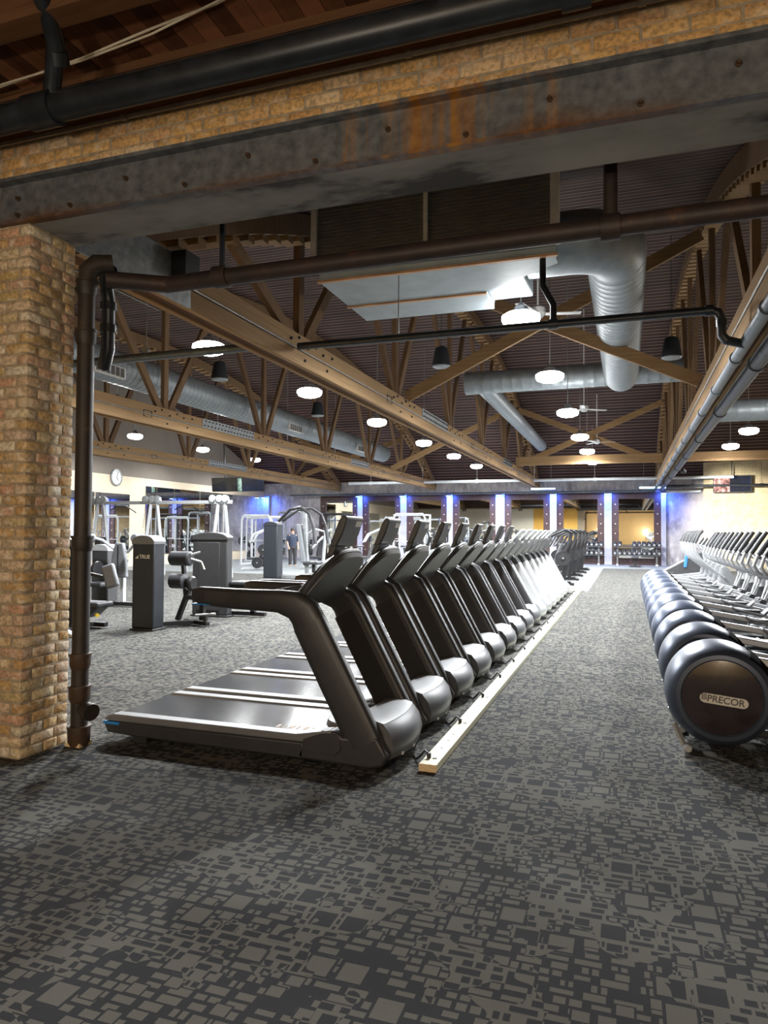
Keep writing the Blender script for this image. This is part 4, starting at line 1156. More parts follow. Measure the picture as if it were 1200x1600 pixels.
# ------------------------------------------------------------------ elliptical trainers
precor = text_mesh('PRECOR', 0.068, 0.0008)
precor.materials.append(MATS['letter_dark'])
def make_elliptical():
    t = thing('elliptical_trainer', 'x', 'elliptical', (0, 0, 0), 0, 'elliptical trainers in a row')
    R = .385; zc = .405
    prof = [(.275, -.262), (.285, -.275), (.315, -.272), (.345, -.245), (.370, -.195), (.383, -.13), (R, -.04), (R, .04), (.383, .13), (.370, .195), (.345, .245), (.315, .272), (.285, .275), (.275, .262)]
    MB().lathe(prof, (0, 0, zc), 'y', 56).build('drum_housing', 'drum_blue', t)
    for s in (-1, 1):
        d = MB().lathe([(.274, s * .258), (.274, s * .264), (.20, s * .272), (.10, s * .277), (.02, s * .278)], (0, 0, zc), 'y', 48).build('disc_cover', 'disc_brown', t)
        if s < 0:
            hw, hh = .165, .036
            cap = [(hw * 0.78 + hh * cos(a), hh * sin(a)) for a in [-pi / 2 + pi * j / 8 for j in range(9)]] + [(-hw * 0.78 + hh * cos(a), hh * sin(a)) for a in [pi / 2 + pi * j / 8 for j in range(9)]]
            bd = MB().prism(cap, -.006, .004).build('badge', 'badge_white', d, 0.002)
            bd.location = (.01, -.281, zc - .015); bd.rotation_euler = (0, radians(6), 0)
            tx = bpy.data.objects.new('lettering', precor); COL.objects.link(tx); tx.parent = d
            tx.location = (.022, -.2885, zc - .016); tx.rotation_euler = (radians(90), radians(6), 0)
            br = MB()
            for j in range(3): br.box(-.141 + j * .013, -.1335 + j * .013, -.2888, -.2865, -.010, .036)
            lb = br.build('lettering_bars', 'letter_dark', d); lb.location = (0, 0, zc - .006)
    # slot and pedal arms
    for s in (-1, 1):
        y = s * .115
        slot = []
        for q in range(9):
            a = radians(58 - 44 * q / 8)
            ya, yb = (s * (.235 - .02 * q / 8), s * .045)
            ra, rb = .366, .397
            slot.append([(ra * cos(a), ya, zc + ra * sin(a)), (rb * cos(a), s * .14, zc + rb * sin(a)), (rb * cos(a), yb, zc + rb * sin(a)), (.34 * cos(a), yb, zc + .34 * sin(a)), (.34 * cos(a), ya, zc + .34 * sin(a))])
        MB().loft(slot).build('arm_slot', 'slot_black', t)
        ph = .08 if s < 0 else -.06
        MB().beam((.18, y, .60 + ph), (.86, y, .50 + ph), .07, .06).beam((.86, y, .50 + ph), (1.62, y, .40), .06, .055).build('pedal_arm', 'silver_tube', t, 0.01)
        pd_ = MB().prism([(.66, .57 + ph), (.70, .545 + ph), (1.02, .48 + ph), (1.10, .56 + ph), (1.115, .55 + ph), (1.05, .46 + ph), (1.00, .45 + ph), (.68, .52 + ph), (.64, .56 + ph)], y - .09, y + .09).build('pedal', 'gunmetal_light', t, 0.008)
        MB().box(.70, 1.0, y - .07, y + .07, .50 + ph, .53 + ph).build('pedal_mat', 'pad_dark', pd_)
        # ramp and roller
        MB().beam((1.05, y, .26), (1.72, y, .40), .085, .05).build('ramp', 'white_frame', t, 0.012)
        MB().cyl((1.58, y - .05, .42), (1.58, y + .05, .42), .05, n=16).build('roller', 'rubber_black', t)
        # swinging arm with its grip
        yy = s * .27
        pts = [(1.72, yy * .85, .82), (1.48, yy, .90), (1.22, yy * 1.05, .99), (1.05, yy * 1.05, 1.08), (.99, yy * 1.02, 1.18), (1.03, yy, 1.30), (1.14, yy * .95, 1.48), (1.25, yy * .9, 1.64)]
        MB().tube(pts, 0.023, 10).build('swing_arm', 'silver_tube', t)
        MB().tube([(1.045, yy * .99, 1.33), (1.14, yy * .95, 1.48), (1.255, yy * .9, 1.65)], [.033, .036, .032], 10).build('swing_grip', 'pad_dark', t)
        MB().tube([(1.72, yy * .85, .82), (1.70, yy * .7, .70), (1.60, y, .44)], [.03, .022, .018], 10).build('link_rod', 'white_frame', t)
        MB().lathe([(.05, -.03), (.06, -.02), (.06, .02), (.05, .03)], (1.72, yy * .85, .82), 'y', 18).build('pivot_cap', 'gunmetal_light', t)
        # fixed handle
        MB().tube([(1.62, s * .06, 1.16), (1.50, s * .15, 1.20), (1.42, s * .20, 1.27), (1.47, s * .17, 1.38)], .016, 8).build('fixed_handle', 'silver_tube', t)
        # base rails
        MB().box(.30, 1.85, s * .20 - .03, s * .20 + .03, .03, .085).build('base_rail', 'gunmetal', t, 0.01)
        MB().lathe([(.022, -.36), (.03, -.35), (.03, -.20), (.022, -.19)] if s < 0 else [(.022, .19), (.03, .20), (.03, .35), (.022, .36)], (-.24, 0, .033), 'y', 14).build('rear_foot', 'white_frame', t)
        MB().beam((-.26, s * .30, .04), (-.33, s * .26, .19), .05, .02).build('rear_bracket', 'white_frame', t)
    MB().cyl((1.86, -.32, .05), (1.86, .32, .05), .035, n=14).build('front_stabiliser', 'silver_tube', t)
    MB().sweep([(1.80, .06), (1.82, .5), (1.76, .95), (1.66, 1.24)], [(.16, .12), (.13, .11), (.11, .10), (.09, .09)], 0, 16, 0.6).build('front_post', 'silver_shell', t)
    MB().sweep([(1.66, .10), (1.74, .42), (1.74, .62)], [(.34, .30), (.26, .26), (.12, .18)], 0, 16, 0.6).build('front_cowl', 'gunmetal', t)
    cs = MB().prism([(1.50, 1.20), (1.56, 1.17), (1.70, 1.40), (1.70, 1.47), (1.66, 1.47)], -.19, .19).build('console', 'shell_black', t, 0.015, 3)
    MB().prism([(1.495, 1.225), (1.505, 1.22), (1.64, 1.45), (1.63, 1.455)], -.15, .15).build('console_face', 'gunmetal_light', cs)
    return t
EL_X, EL_Y, EL_D = .655, 6.08, 1.15
pe = make_elliptical()
for i in range(11):
    lab = 'elliptical trainer nearest the camera, lettered badge fully in view' if i == 0 else '%s elliptical trainer of the row, counted from the camera' % ORD[i]
    if i == 10: lab = 'last elliptical trainer at the far end of the row'
    if i == 0:
        pe.location = (EL_X, EL_Y, 0); pe['label'] = lab
    else:
        instance(pe, lab, (EL_X, EL_Y + EL_D * i, 0))

# ------------------------------------------------------------------ strength machines
true_me = text_mesh('TRUE', 0.085, 0.001)
true_me.materials.append(MATS['letter_white'])
def tower(t, x0, x1, y0, y1, h, mat, cap):
    MB().box(x0, x1, y0, y1, 0.03, h - .10).build('weight_tower', mat, t, 0.03, 3)
    xm = (x0 + x1) / 2; wd = x1 - x0
    pf = [(x0 + wd * j / 10, h - .10 + .09 * (1 - (2 * j / 10 - 1) ** 2) ** 0.6) for j in range(11)]
    MB().prism([(x0 - .008, h - .16)] + [(a + (-.008 if a < xm else .008), b_) for a, b_ in pf] + [(x1 + .008, h - .16)], y0 - .012, y1 + .012).build('tower_cap', cap, t, 0.012)
    MB().box(x0 - .02, x1 + .02, y0 - .02, y1 + .02, 0, .035).build('tower_foot', 'black_plastic', t, 0.008)
def roller(t, p0, p1, r, mat='pad_dark'):
    MB().tube([p0, Vector(p0).lerp(Vector(p1), .06), Vector(p0).lerp(Vector(p1), .94), p1], [r * .8, r, r, r * .8], 18).build('roller_pad', mat, t)

# curl machine with the lettered tower
t = thing('curl_machine', 'strength machine with a dark tower lettered TRUE', 'gym machine', (-7.33, 9.6, 0))
tower(t, -.285, .13, 0, .30, 1.55, 'tower_dark', 'gunmetal_light')
tx = bpy.data.objects.new('lettering', true_me); COL.objects.link(tx); tx.parent = t; tx.location = (-.04, -.004, 1.19); tx.rotation_euler = (radians(90), 0, 0)
MB().prism([(-.225, 1.162), (-.165, 1.162), (-.165, 1.215)], -.003, .0).build('logo_wedge', 'letter_white', t)
MB().beam((.12, .25, .06), (.72, 1.0, .06), .09, .07).beam((.40, 1.0, .06), (1.0, .75, .06), .08, .07).build('base_frame', 'iron_black', t, 0.008)
MB().beam((.30, .9, .08), (.52, .9, .60), .10, .07).beam((.46, .9, .5), (.40, .9, 1.05), .08, .06).build('post', 'iron_black', t, 0.008)
MB().beam((.95, .75, .08), (.95, .75, .19), .06, .05).build('foot_post', 'iron_black', t)
MB().cyl((.80, .68, .20), (1.10, .82, .22), .022, n=12).build('foot_peg', 'steel_grey', t)
roller(t, (.22, .80, 1.14), (.62, .80, 1.14), .125)
roller(t, (.30, .70, .76), (.58, .70, .76), .125)
MB().lathe([(.10, .0), (.13, .03), (.13, .07), (.10, .10)], (.60, .78, .72), 'x', 20).build('cam', 'iron_black', t)
MB().box(.50, 1.02, .78, 1.14, .44, .52).build('seat', 'pad_dark', t, 0.035, 3)
MB().beam((.76, .95, .08), (.76, .95, .44), .08, .08).build('seat_post', 'iron_black', t)
for a, b_ in (((.60, .8, 1.14), (.72, .95, 1.08)), ((.72, .95, 1.08), (.78, .95, .95)), ((.60, .8, 1.2), (.74, .9, 1.25))):
    MB().cyl(a, b_, .022, n=10).build('linkage', 'steel_grey', t)
MB().tube([(.70, .9, 1.05), (.72, .9, .85), (.70, .9, .65)], .005, 6).build('cable', 'iron_black', t)
for c_ in t.children:
    if not c_.name.startswith(('weight_tower', 'tower_', 'lettering', 'logo')): c_.location.x -= .33

# leg machine with the plain grey tower
t = thing('leg_machine', 'strength machine with a plain broad grey tower', 'gym machine', (-7.38, 11.62, 0))
tower(t, -.46, .30, 0, .20, 1.60, 'tower_grey', 'tower_grey')
MB().box(-.35, .14, -.012, 0, .12, 1.40).build('tower_panel', 'tower_grey', t, 0.008)
MB().prism([(.30, .60), (.82, .60), (.82, .53), (.50, .36), (.30, .34)], .10, .50).build('seat_base', 'iron_black', t, 0.02)
MB().box(.30, .85, .08, .52, .59, .67).build('seat', 'pad_dark', t, 0.03, 3)
MB().beam((.2, .3, .06), (.95, .3, .06), .09, .07).build('base_frame', 'iron_black', t)
MB().cyl((.80, .06, .50), (.86, .02, .50), .03, n=10).build('adjust_knob', 'accent_yellow', t)
MB().beam((.7, .3, .06), (.66, .3, .40), .09, .09).build('seat_post', 'iron_black', t)

# seated machine half hidden by the pipe
t = thing('seated_press', 'dark seated machine half hidden behind the cast-iron standpipe', 'gym machine', (-8.45, 9.35, 0))
tower(t, -.75, -.30, .2, .62, 1.5, 'tower_dark', 'gunmetal_light')
MB().box(-.10, .42, -.05, .34, .36, .45).build('seat', 'pad_dark', t, 0.03, 3)
MB().prism([(-.05, .36), (.36, .36), (.16, .20), (-.05, .16)], .0, .30).build('seat_base', 'iron_black', t, 0.015)
MB().cyl((.34, .02, .25), (.40, -.02, .25), .03, n=10).build('adjust_knob', 'accent_yellow', t)
pd_ = MB().box(-.11, .11, -.05, .05, -.20, .20).build('side_pad', 'pad_grey', t, 0.035, 3); pd_.location = (.16, .55, .84); pd_.rotation_euler = (radians(-8), radians(-18), radians(20))
MB().beam((.1, .6, .8), (-.4, .5, .9), .05, .05).build('pad_arm', 'iron_black', t)
MB().beam((-.5, .3, .06), (.3, .3, .06), .09, .07).build('base_frame', 'iron_black', t)
MB().prism([(.28, 0.0), (.62, 0.0), (.60, .03), (.42, .10), (.28, .14)], -.75, -.63).build('footplate', 'white_frame', t, 0.01)
MB().beam((.3, -.69, .05), (.1, .2, .07), .06, .05).build('foot_arm', 'iron_black', t)

# machine with tall split backrest
t = thing('pectoral_machine', 'grey strength machine with a tall tapered backrest', 'gym machine', (-10.15, 12.4, 0))
MB().prism([(-.20, .62), (.20, .62), (.17, 1.05), (.10, 1.35), (-.10, 1.35), (-.18, 1.05)], -.05, .05).build('backrest', 'pad_grey', t, 0.03, 3)
MB().box(-.012, .012, -.06, -.045, .66, 1.30).build('backrest_seam', 'pad_dark', t)
MB().box(-.55, -.1, -.45, -.02, .44, .53).build('seat', 'pad_dark', t, 0.03, 3)
MB().beam((-.4, .1, .06), (.6, .1, .06), .10, .08).beam((-.3, -.5, .06), (-.3, .3, .06), .08, .07).build('base_frame', 'iron_black', t)
MB().beam((0, .12, .08), (0, .12, 1.2), .09, .08).build('post', 'white_frame', t)
tower(t, -.95, -.52, .25, .6, 1.32, 'tower_grey', 'white_frame')
for s in (-1, 1):
    MB().tube([(s * .12, .1, 1.15), (s * .45, .0, 1.40), (s * .62, -.2, 1.48)], .03, 10).build('press_arm', 'white_frame', t)
    roller(t, (s * .62, -.35, 1.45), (s * .62, -.08, 1.45), .09, 'pad_grey')
MB().lathe([(.16, 0), (.17, .02), (.17, .05), (.16, .07)], (-.35, -.3, .80), 'x', 24).build('cam_disc', 'iron_black', t)
MB().cyl((-.36, -.3, .80), (-.39, -.3, .80), .05, n=14).build('cam_hub', 'accent_red', t)

# slim tower machine
t = thing('pulley_tower', 'slim dark tower machine with overhead lever arms', 'gym machine', (-11.5, 21.6, 0))
tower(t, -.26, .26, 0, .45, 1.95, 'tower_dark', 'tower_dark')
for s in (-1, 1):
    MB().tube([(.28, .2 + s * .12, 1.95), (.75, .3 + s * .3, 2.35), (1.15, .4 + s * .45, 2.42), (1.45, .5 + s * .5, 2.20), (1.62, .5 + s * .52, 1.75), (1.66, .5 + s * .52, 1.35)], .05, 10).build('lever_arm', 'iron_black', t)
    MB().cyl((1.62, .5 + s * .52, 1.75), (1.70, .5 + s * .52, 1.20), .06, n=12).build('lever_grip', 'pad_dark', t)
MB().prism([(1.05, .55), (1.22, .55), (1.02, 1.85), (.86, 1.85)], .2, .6).build('backrest', 'pad_grey', t, 0.03, 3)
MB().box(1.15, 1.7, .15, .65, .50, .60).build('seat', 'pad_dark', t, 0.03, 3)
MB().beam((.2, .4, .06), (1.9, .4, .06), .12, .10).beam((1.2, .4, .08), (1.1, .4, 2.3), .12, .10).build('frame', 'steel_grey', t)
MB().beam((1.1, .05, .05), (1.1, .8, .05), .10, .08).build('foot_bar', 'iron_black', t)
MB().beam((1.45, .4, .08), (1.45, .4, .5), .10, .10).build('seat_post', 'iron_black', t)

# white cable station (jungle) along the cream wall
t = thing('cable_station', 'long white multi-station cable frame before the cream wall mirrors', 'gym machine', (-14.9, 21.6, 0))
MB().beam((-4.5, 0, 2.62), (1.9, 0, 2.62), .10, .12).build('top_beam', 'white_frame', t, 0.01)
for x in (-3.7, -1.35, 1.45):
    MB().beam((x - .30, -.2, .05), (x - .10, 0, 2.60), .10, .10).build('leg', 'white_frame', t)
    MB().beam((x + .30, .25, .05), (x + .16, 0, 2.60), .10, .10).build('leg', 'white_frame', t)
    MB().beam((x - .4, 0, .06), (x + .5, 0, .06), .10, .10).build('foot', 'white_frame', t)
    MB().box(x - .10, x + .14, -.14, .14, .12, 1.35).build('weight_stack', 'iron_black', t)
    for dx in (-.08, .12):
        MB().cyl((x + dx, 0, .1), (x + dx, 0, 2.58), .016, n=8).build('guide_rod', 'silver_tube', t)
    for dx in (-.28, .0, .22):
        MB().lathe([(.10, -.03), (.13, -.02), (.13, .02), (.10, .03)], (x + dx, -.10, 2.74), 'y', 18).build('pulley', 'white_frame', t)
    MB().prism([(x - .42, 2.66), (x + .34, 2.66), (x + .30, 2.82), (x - .36, 2.82)], -.06, .06).build('pulley_plate', 'white_frame', t, 0.02)
    MB().cyl((x - .2, -.15, 2.7), (x - .2, -.3, 1.7), .006, n=6).build('cable', 'iron_black', t)
for x0 in (-2.5, .25):
    MB().tube([(x0 - .5, -.25, 2.35), (x0 - .2, -.3, 2.48), (x0 + .25, -.3, 2.48), (x0 + .6, -.25, 2.25)], .018, 8).build('pulldown_bar', 'iron_black', t)
    MB().box(x0 - .2, x0 + .2, -.5, -.1, .45, .55).build('seat', 'pad_dark', t, 0.03)
    MB().beam((x0, -.3, .02), (x0, -.3, .46), .09, .09).build('seat_post', 'white_frame', t)

def plate(t, loc, axis, r=.225, th=.045, mat='iron_black'):
    p = MB().lathe([(r * .12, -th / 2), (r * .35, -th / 2), (r * .38, -th * .25), (r * .82, -th * .25), (r * .86, -th / 2), (r, -th / 2), (r, th / 2), (r * .86, th / 2), (r * .82, th * .25), (r * .38, th * .25), (r * .35, th / 2), (r * .12, th / 2)], loc, axis, 28).build('weight_plate', mat, t)
    MB().lathe([(r * .13, -th * .7), (r * .13, th * .7)], loc, axis, 12).build('horn_end', 'steel_grey', p)
    return p

# smith rack, white
def smith(loc, label, mat='white_frame', wd=1.5, h=2.35):
    t = thing('power_rack', label, 'rack', loc, 0, 'tall lifting racks')
    for s in (-1, 1):
        MB().tube([(s * wd / 2, -.5, .04), (s * wd / 2, -.45, h - .2), (s * wd / 2 - s * .12, -.42, h), (0, -.42, h)], .045, 10).build('front_frame', mat, t)
        MB().beam((s * wd / 2, .5, .04), (s * wd / 2, .5, h), .08, .08).build('rear_post', mat, t)
        MB().beam((s * wd / 2, -.55, .05), (s * wd / 2, .6, .05), .09, .08).build('foot', mat, t)
        MB().beam((s * wd / 2, -.45, h - .05), (s * wd / 2, .5, h - .05), .07, .07).build('top_rail', mat, t)
        for j in range(6):
            MB().cyl((s * wd / 2, .5, .45 + j * .27), (s * (wd / 2 + .22), .5, .45 + j * .27), .02, n=8).build('storage_peg', 'steel_grey', t)
        for j in (0, 2):
            plate(t, (s * (wd / 2 + .12), .5, .45 + j * .27), 'x', .22 - .03 * j)
        plate(t, (s * (wd / 2 + .16), -.28, 1.15), 'x', .2)
    MB().beam((-wd / 2, .5, h - .03), (wd / 2, .5, h - .03), .07, .07).build('top_rail', mat, t)
    MB().cyl((-wd / 2 - .28, -.28, 1.15), (wd / 2 + .28, -.28, 1.15), .016, n=10).build('barbell', 'silver_tube', t)
    return t
smith((-16.6, 30.2, 0), 'white smith rack with loaded barbell, left behind the grey tower')
smith((-18.4, 33.8, 0), 'white rack farthest left, close to the left wall mirror')
smith((-18.0, 36.6, 0), 'grey rack against the mottled far wall', 'steel_grey', 1.5, 2.7)
smith((-15.6, 36.9, 0), 'black rack in front of the leftmost framed mirror', 'iron_black', 1.4, 2.6)
smith((-10.2, 34.0, 0), 'white rack in front of the third framed mirror', 'white_frame', 1.6, 2.5)

# plate-loaded white benches
def plate_press(loc, label, mat, rz=0.0, group='plate-loaded machines'):
    t = thing('plate_press', label, 'gym machine', loc, rz, group)
    MB().beam((-.6, 0, .06), (.75, 0, .06), .10, .10).beam((-.55, -.45, .05), (-.55, .45, .05), .09, .08).beam((.7, -.35, .05), (.7, .35, .05), .09, .08).build('base_frame', mat, t, 0.008)
    MB().beam((.45, 0, .08), (.70, 0, 1.65), .10, .12).build('mast', mat, t, 0.01)
    MB().box(-.42, .10, -.16, .16, .42, .52).build('seat', 'pad_dark', t, 0.03, 3)
    MB().beam((-.15, 0, .08), (-.15, 0, .42), .09, .09).build('seat_post', mat, t)
    MB().prism([(.10, .55), (.22, .52), (.46, 1.25), (.36, 1.30)], -.15, .15).build('backrest', 'pad_dark', t, 0.03, 3)
    for s in (-1, 1):
        MB().tube([(.68, s * .10, 1.62), (.45, s * .42, 1.72), (-.05, s * .48, 1.50), (-.25, s * .42, 1.15)], .035, 10).build('lever_arm', mat, t)
        MB().cyl((-.25, s * .42, 1.15), (-.28, s * .24, 1.12), .024, n=10).build('hand_grip', 'rubber_black', t)
        MB().beam((.68, s * .12, 1.4), (.35, s * .52, .85), .06, .08).build('weight_arm', mat, t)
        MB().cyl((.35, s * .45, .85), (.35, s * .82, .85), .025, n=10).build('weight_horn', 'steel_grey', t)
        plate(t, (.35, s * .60, .85), 'y', .225)
        if s < 0: plate(t, (.35, s * .66, .85), 'y', .225)
        MB().cyl((.1, s * .2, .32), (.1, s * .7, .32), .022, n=8).build('storage_horn', 'steel_grey', t)
        plate(t, (.1, s * .58, .32), 'y', .225)
        plate(t, (.1, s * .64, .32), 'y', .225)
    return t
plate_press((-12.9, 28.6, 0), 'white plate-loaded bench machine left of the first treadmill screen', 'white_frame', radians(-35))
plate_press((-14.6, 26.3, 0), 'white plate-loaded machine left of the slim dark tower', 'white_frame', radians(20))
plate_press((-10.9, 29.8, 0), 'white plate-loaded machine right of the first treadmill screen', 'white_frame', radians(15))
for i in range(5):
    plate_press((-2.35, 22.7 + i * 2.3, 0), 'black plate-loaded machine beyond the silver treadmills, %s from the camera' % ORD[i], 'iron_black', radians(12))
for i in range(3):
    plate_press((-4.4 - i * 2.1, 33.0, 0), 'black plate-loaded machine before the middle mirrors, %s from the right' % ORD[i], 'iron_black', radians(-90), 'black machines before the middle mirrors')

# exercise bikes behind the treadmill screens
def bike(loc, label):
    t = thing('exercise_bike', label, 'exercise bike', loc, radians(65), 'exercise bikes')
    MB().lathe([(.22, -.02), (.25, -.015), (.25, .015), (.22, .02)], (.42, 0, .40), 'y', 26).build('flywheel', 'iron_black', t)
    MB().beam((-.45, 0, .06), (.65, 0, .06), .08, .07).beam((-.42, -.25, .04), (-.42, .25, .04), .07, .06).beam((.62, -.25, .04), (.62, .25, .04), .07, .06).build('base_frame', 'iron_black', t)
    MB().beam((-.05, 0, .1), (-.30, 0, .95), .07, .07).beam((.05, 0, .3), (.42, 0, 1.05), .07, .07).beam((-.2, 0, .5), (.42, 0, .42), .06, .06).build('frame', 'tower_grey', t)
    MB().prism([(-.45, .98), (-.10, 1.0), (-.12, 1.06), (-.45, 1.05)], -.09, .09).build('saddle', 'pad_dark', t, 0.025, 3)
    for s in (-1, 1):
        MB().tube([(.42, 0, 1.08), (.48, s * .2, 1.14), (.60, s * .24, 1.22), (.68, s * .2, 1.30)], .018, 8).build('handlebar', 'rubber_black', t)
        MB().beam((.08, s * .08, .34), (.08 + s * .12, s * .12, .26), .03, .03).box(.06 + s * .12, .16 + s * .12, s * .12 - .05 + s * .05, s * .12 + .05 + s * .05, .22, .25).build('crank', 'steel_grey', t)
    return t
bike((-10.15, 27.2, 0), 'dark exercise bike seen right of the closest treadmill screen')
bike((-8.7, 28.6, 0), 'dark exercise bike farther right, behind the treadmill screens')

# ------------------------------------------------------------------ dumbbell racks and dumbbells
def rack(x0, x1, y, label):
    t = thing('dumbbell_rack', label, 'rack', (0, y, 0), 0, 'dumbbell racks')
    for x in (x0 + .25, x1 - .25):
        MB().beam((x, -.10, .04), (x, .22, 1.05), .08, .10).build('upright', 'tower_grey', t)
        MB().beam((x, -.35, .04), (x, .35, .04), .10, .08).build('foot', 'white_frame', t)
    for z in (.50, .92):
        MB().beam((x0, -.10 + z * .12, z), (x1, -.10 + z * .12, z), .05, .04).beam((x0, .14 + z * .12, z + .08), (x1, .14 + z * .12, z + .08), .05, .04).build('shelf_rail', 'tower_grey', t)
    return t
DB = thing('dumbbell', 'x', 'dumbbell', (0, 0, 0), 0, 'dumbbells on the far racks')
for s in (-1, 1):
    hd = MB().lathe([(.075, s * .055), (.092, s * .065), (.095, s * .15), (.080, s * .165)], (0, 0, 0), 'y', 18).build('head', 'rubber_black', DB)
    MB().lathe([(.062, s * .164), (.058, s * .172)], (0, 0, 0), 'y', 18).build('end_disc', 'dumbbell_face', hd)
MB().cyl((0, -.06, 0), (0, .06, 0), .017, n=10).build('handle', 'silver_tube', DB)
firstdb = True
def fill(x0, n, step, y, skip, where):
    global firstdb
    for r, z in enumerate((.50, .92)):
        for i in range(n):
            if (r, i) in skip: continue
            loc = (x0 + i * step, y - .10 + z * .12 + .12, z + .155)
            lab = 'round dumbbell on the %s tier of the %s rack, %s from its left end' % (('lower', 'upper')[r], where, ORD[i])
            if firstdb:
                o = DB; o.location = loc; o['label'] = lab; firstdb = False
            else:
                o = instance(DB, lab, loc)
            o.rotation_euler = (radians(18), 0, 0)
rack(-.75, 1.60, 37.75, 'two-tier dumbbell rack in front of the rightmost framed mirror')
fill(-.62, 10, .232, 37.75, {(1, 2), (1, 3)}, 'right dumbbell')
rack(-3.5, -1.15, 37.75, 'two-tier dumbbell rack left of the white notices')
fill(-3.37, 10, .232, 37.75, set(), 'left dumbbell')

# cross trainers with tall curved arms beyond the ellipticals
ct = thing('cross_trainer', 'x', 'elliptical', (0, 0, 0), 0, 'cross trainers with curved arms')
MB().sweep([(1.25, .05), (1.30, .45), (1.22, .80)], [(.60, .26), (.46, .24), (.16, .16)], 0, 18, 0.6).build('front_housing', 'gunmetal_light', ct)
MB().sweep([(1.24, .75), (1.14, 1.25)], [(.10, .09), (.08, .08)], 0, 14, 0.7).build('mast', 'silver_shell', ct)
MB().prism([(1.0, 1.28), (1.05, 1.24), (1.20, 1.46), (1.17, 1.52)], -.17, .17).build('console', 'shell_black', ct, 0.012)
MB().box(-.55, 1.5, -.06, .06, .02, .09).build('base_rail', 'silver_tube', ct, 0.01)
MB().beam((-.5, -.32, .04), (-.5, .32, .04), .08, .06).beam((1.45, -.32, .04), (1.45, .32, .04), .08, .06).build('stabiliser', 'silver_tube', ct)
for s in (-1, 1):
    y = s * .27
    MB().tube([(1.22, y * .8, .55), (1.0, y, .72), (.72, y * 1.1, .95), (.58, y * 1.15, 1.15), (.56, y * 1.1, 1.38), (.66, y, 1.60), (.74, y * .95, 1.68)], .026, 10).build('swing_arm', 'silver_tube', ct)
    MB().tube([(.56, y * 1.1, 1.38), (.66, y, 1.60), (.745, y * .95, 1.69)], [.033, .035, .03], 10).build('swing_grip', 'pad_dark', ct)
    MB().tube([(1.1, y * .7, 1.15), (.92, y * .8, 1.2), (.84, y * .7, 1.32)], .018, 8).build('fixed_handle', 'silver_tube', ct)
    ph = .12 if s < 0 else 0.0
    MB().beam((-.45, y * .6, .16 + ph * .5), (1.1, y * .6, .30 + ph), .06, .06).build('pedal_arm', 'silver_tube', ct, 0.008)
    MB().box(-.05, .33, y * .6 - .08, y * .6 + .08, .26 + ph, .31 + ph).build('pedal', 'gunmetal', ct, 0.015)
for i in range(5):
    lab = 'silver cross trainer with tall curved arms beyond the ellipticals, %s from the camera' % ORD[i]
    loc = (1.0, 19.3 + i * 1.1, 0)
    if i == 0: ct.location = loc; ct['label'] = lab
    else: instance(ct, lab, loc)

# flat bench and leaning slab near the last elliptical
t = thing('flat_bench', 'small dark bench standing before the right dumbbell rack', 'bench', (.32, 36.2, 0))
MB().box(-.16, .16, -.55, .55, .42, .50).build('pad', 'pad_dark', t, 0.03, 3)
MB().beam((0, -.4, .03), (0, .4, .03), .5, .05).beam((0, 0, .03), (0, 0, .42), .12, .12).build('frame', 'iron_black', t)
t = thing('stair_trainer', 'dark sloping machine with a blue towel behind the farthest elliptical', 'gym machine', (1.75, 26.0, 0))
MB().prism([(-.95, .08), (-.85, .03), (.8, .03), (.85, 1.05), (.70, 1.10), (-.85, .22)], -.35, .35).build('body', 'tower_grey', t, 0.03, 3)
MB().prism([(-.80, .20), (.68, 1.06), (.68, 1.075), (-.80, .22)], -.26, .26).build('slope_mat', 'rubber_black', t)
MB().tube([(.05, -.38, .50), (.1, -.39, .95), (.12, -.38, 1.15)], [.05, .06, .05], 10).build('towel', 'blue_cloth', t)
for s in (-1, 1):
    MB().tube([(.75, s * .36, .6), (.78, s * .36, 1.2), (.5, s * .36, 1.45), (.1, s * .36, 1.40)], .022, 8).build('handrail', 'silver_tube', t)

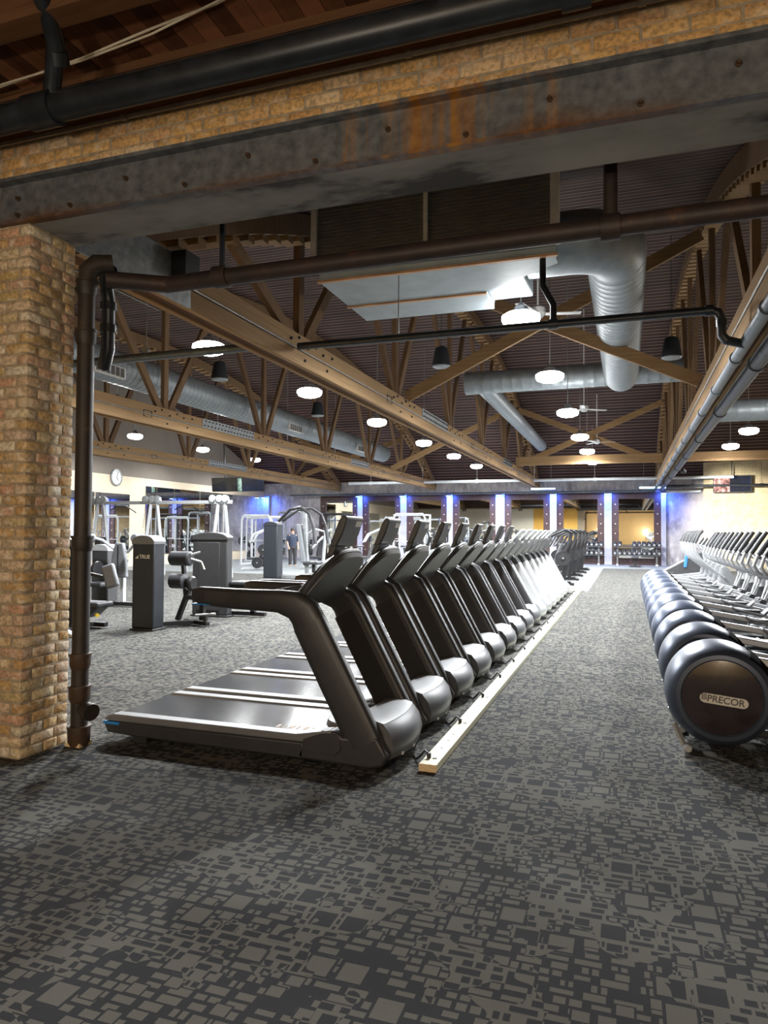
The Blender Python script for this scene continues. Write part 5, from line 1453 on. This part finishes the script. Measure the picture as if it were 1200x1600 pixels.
# ------------------------------------------------------------------ a person in a navy top, far behind the pulley tower
def person(loc, rz):
    t = thing('person', 'person in a navy top standing behind the slim dark tower machine', 'person', loc, rz)
    J = {'pelvis': (0, 0, .95), 'waist': (0, 0, 1.10), 'chest': (0, -.01, 1.32), 'neck0': (0, 0, 1.46), 'neck': (0, 0, 1.53), 'head': (0, -.02, 1.62), 'crown': (0, -.01, 1.73)}
    names = list(J); vs = [J[n] for n in names]; idx = {n: i for i, n in enumerate(names)}
    rad = {'pelvis': .15, 'waist': .135, 'chest': .155, 'neck0': .085, 'neck': .055, 'head': .09, 'crown': .065}
    es = [('pelvis', 'waist'), ('waist', 'chest'), ('chest', 'neck0'), ('neck0', 'neck'), ('neck', 'head'), ('head', 'crown')]
    for s, n in ((-1, 'l'), (1, 'r')):
        for key, p, r in (('hip', (s * .10, 0, .90), .10), ('knee', (s * .11, -.02, .50), .065), ('ankle', (s * .11, .02, .09), .042), ('toe', (s * .13, -.15, .04), .035),
                          ('sho', (s * .19, 0, 1.41), .06), ('elb', (s * .25, .03, 1.13), .042), ('wri', (s * .22, -.12, .93), .03), ('hand', (s * .21, -.18, .86), .028)):
            names.append(key + n); idx[key + n] = len(vs); vs.append(p); rad[key + n] = r
        es += [('pelvis', 'hip' + n), ('hip' + n, 'knee' + n), ('knee' + n, 'ankle' + n), ('ankle' + n, 'toe' + n), ('chest', 'sho' + n), ('sho' + n, 'elb' + n), ('elb' + n, 'wri' + n), ('wri' + n, 'hand' + n)]
        for k in range(5):
            key = 'f%d%s' % (k, n)
            names.append(key); idx[key] = len(vs)
            vs.append((s * (.165 + .02 * k) if k else s * .17, -.22 - (.015 if k in (2, 3) else 0) + (.04 if k == 0 else 0), .80 + (.04 if k == 0 else 0))); rad[key] = .009
            es.append(('hand' + n, key))
    me = bpy.data.meshes.new('body')
    me.from_pydata(vs, [(idx[a], idx[b_]) for a, b_ in es], [])
    ob = bpy.data.objects.new('body', me); COL.objects.link(ob); ob.parent = t
    md = ob.modifiers.new('skin', 'SKIN'); md.use_smooth_shade = True
    for n in names:
        sv = me.skin_vertices[0].data[idx[n]]; sv.radius = (rad[n], rad[n] * (.75 if n in ('pelvis', 'waist', 'chest') else 1)); sv.use_root = (n == 'pelvis')
    ob.modifiers.new('sub', 'SUBSURF').levels = 1
    ob.modifiers['sub'].render_levels = 1
    me.materials.append(MATS['skin'])
    # clothes
    def ell(z, rx, ry, y0=0): return [(rx * cos(2 * pi * j / 20), y0 + ry * sin(2 * pi * j / 20), z) for j in range(20)]
    sh = MB().loft([ell(.93, .185, .145), ell(1.1, .175, .14), ell(1.3, .205, .15), ell(1.42, .185, .11), ell(1.49, .075, .075)])
    for s in (-1, 1): sh.tube([(s * .16, 0, 1.42), (s * .215, .01, 1.33), (s * .245, .03, 1.17)], [.08, .07, .06], 12)
    sh.build('shirt', 'shirt_navy', t)
    tr = MB().loft([ell(.85, .19, .145), ell(.97, .18, .14)])
    for s in (-1, 1): tr.tube([(s * .095, 0, .93), (s * .11, -.02, .50), (s * .11, .02, .10)], [.118, .085, .068], 14)
    tr.build('trousers', 'trousers', t)
    MB().lathe([(.02, .125), (.07, .115), (.098, .07), (.102, .02), (.09, -.03)], (0, .015, 1.64), 'z', 18).build('hair', 'hair', t)
    for s in (-1, 1):
        MB().lathe([(.004, -.006), (.011, 0), (.004, .006)], (s * .035, -.108, 1.635), 'y', 8).build('eye', 'letter_dark', t)
    MB().prism([(-.012, 1.60), (.012, 1.60), (.0, 1.64)], -.135, -.10).build('nose', 'skin', t)
person((-14.4, 29.2, 0), radians(40))
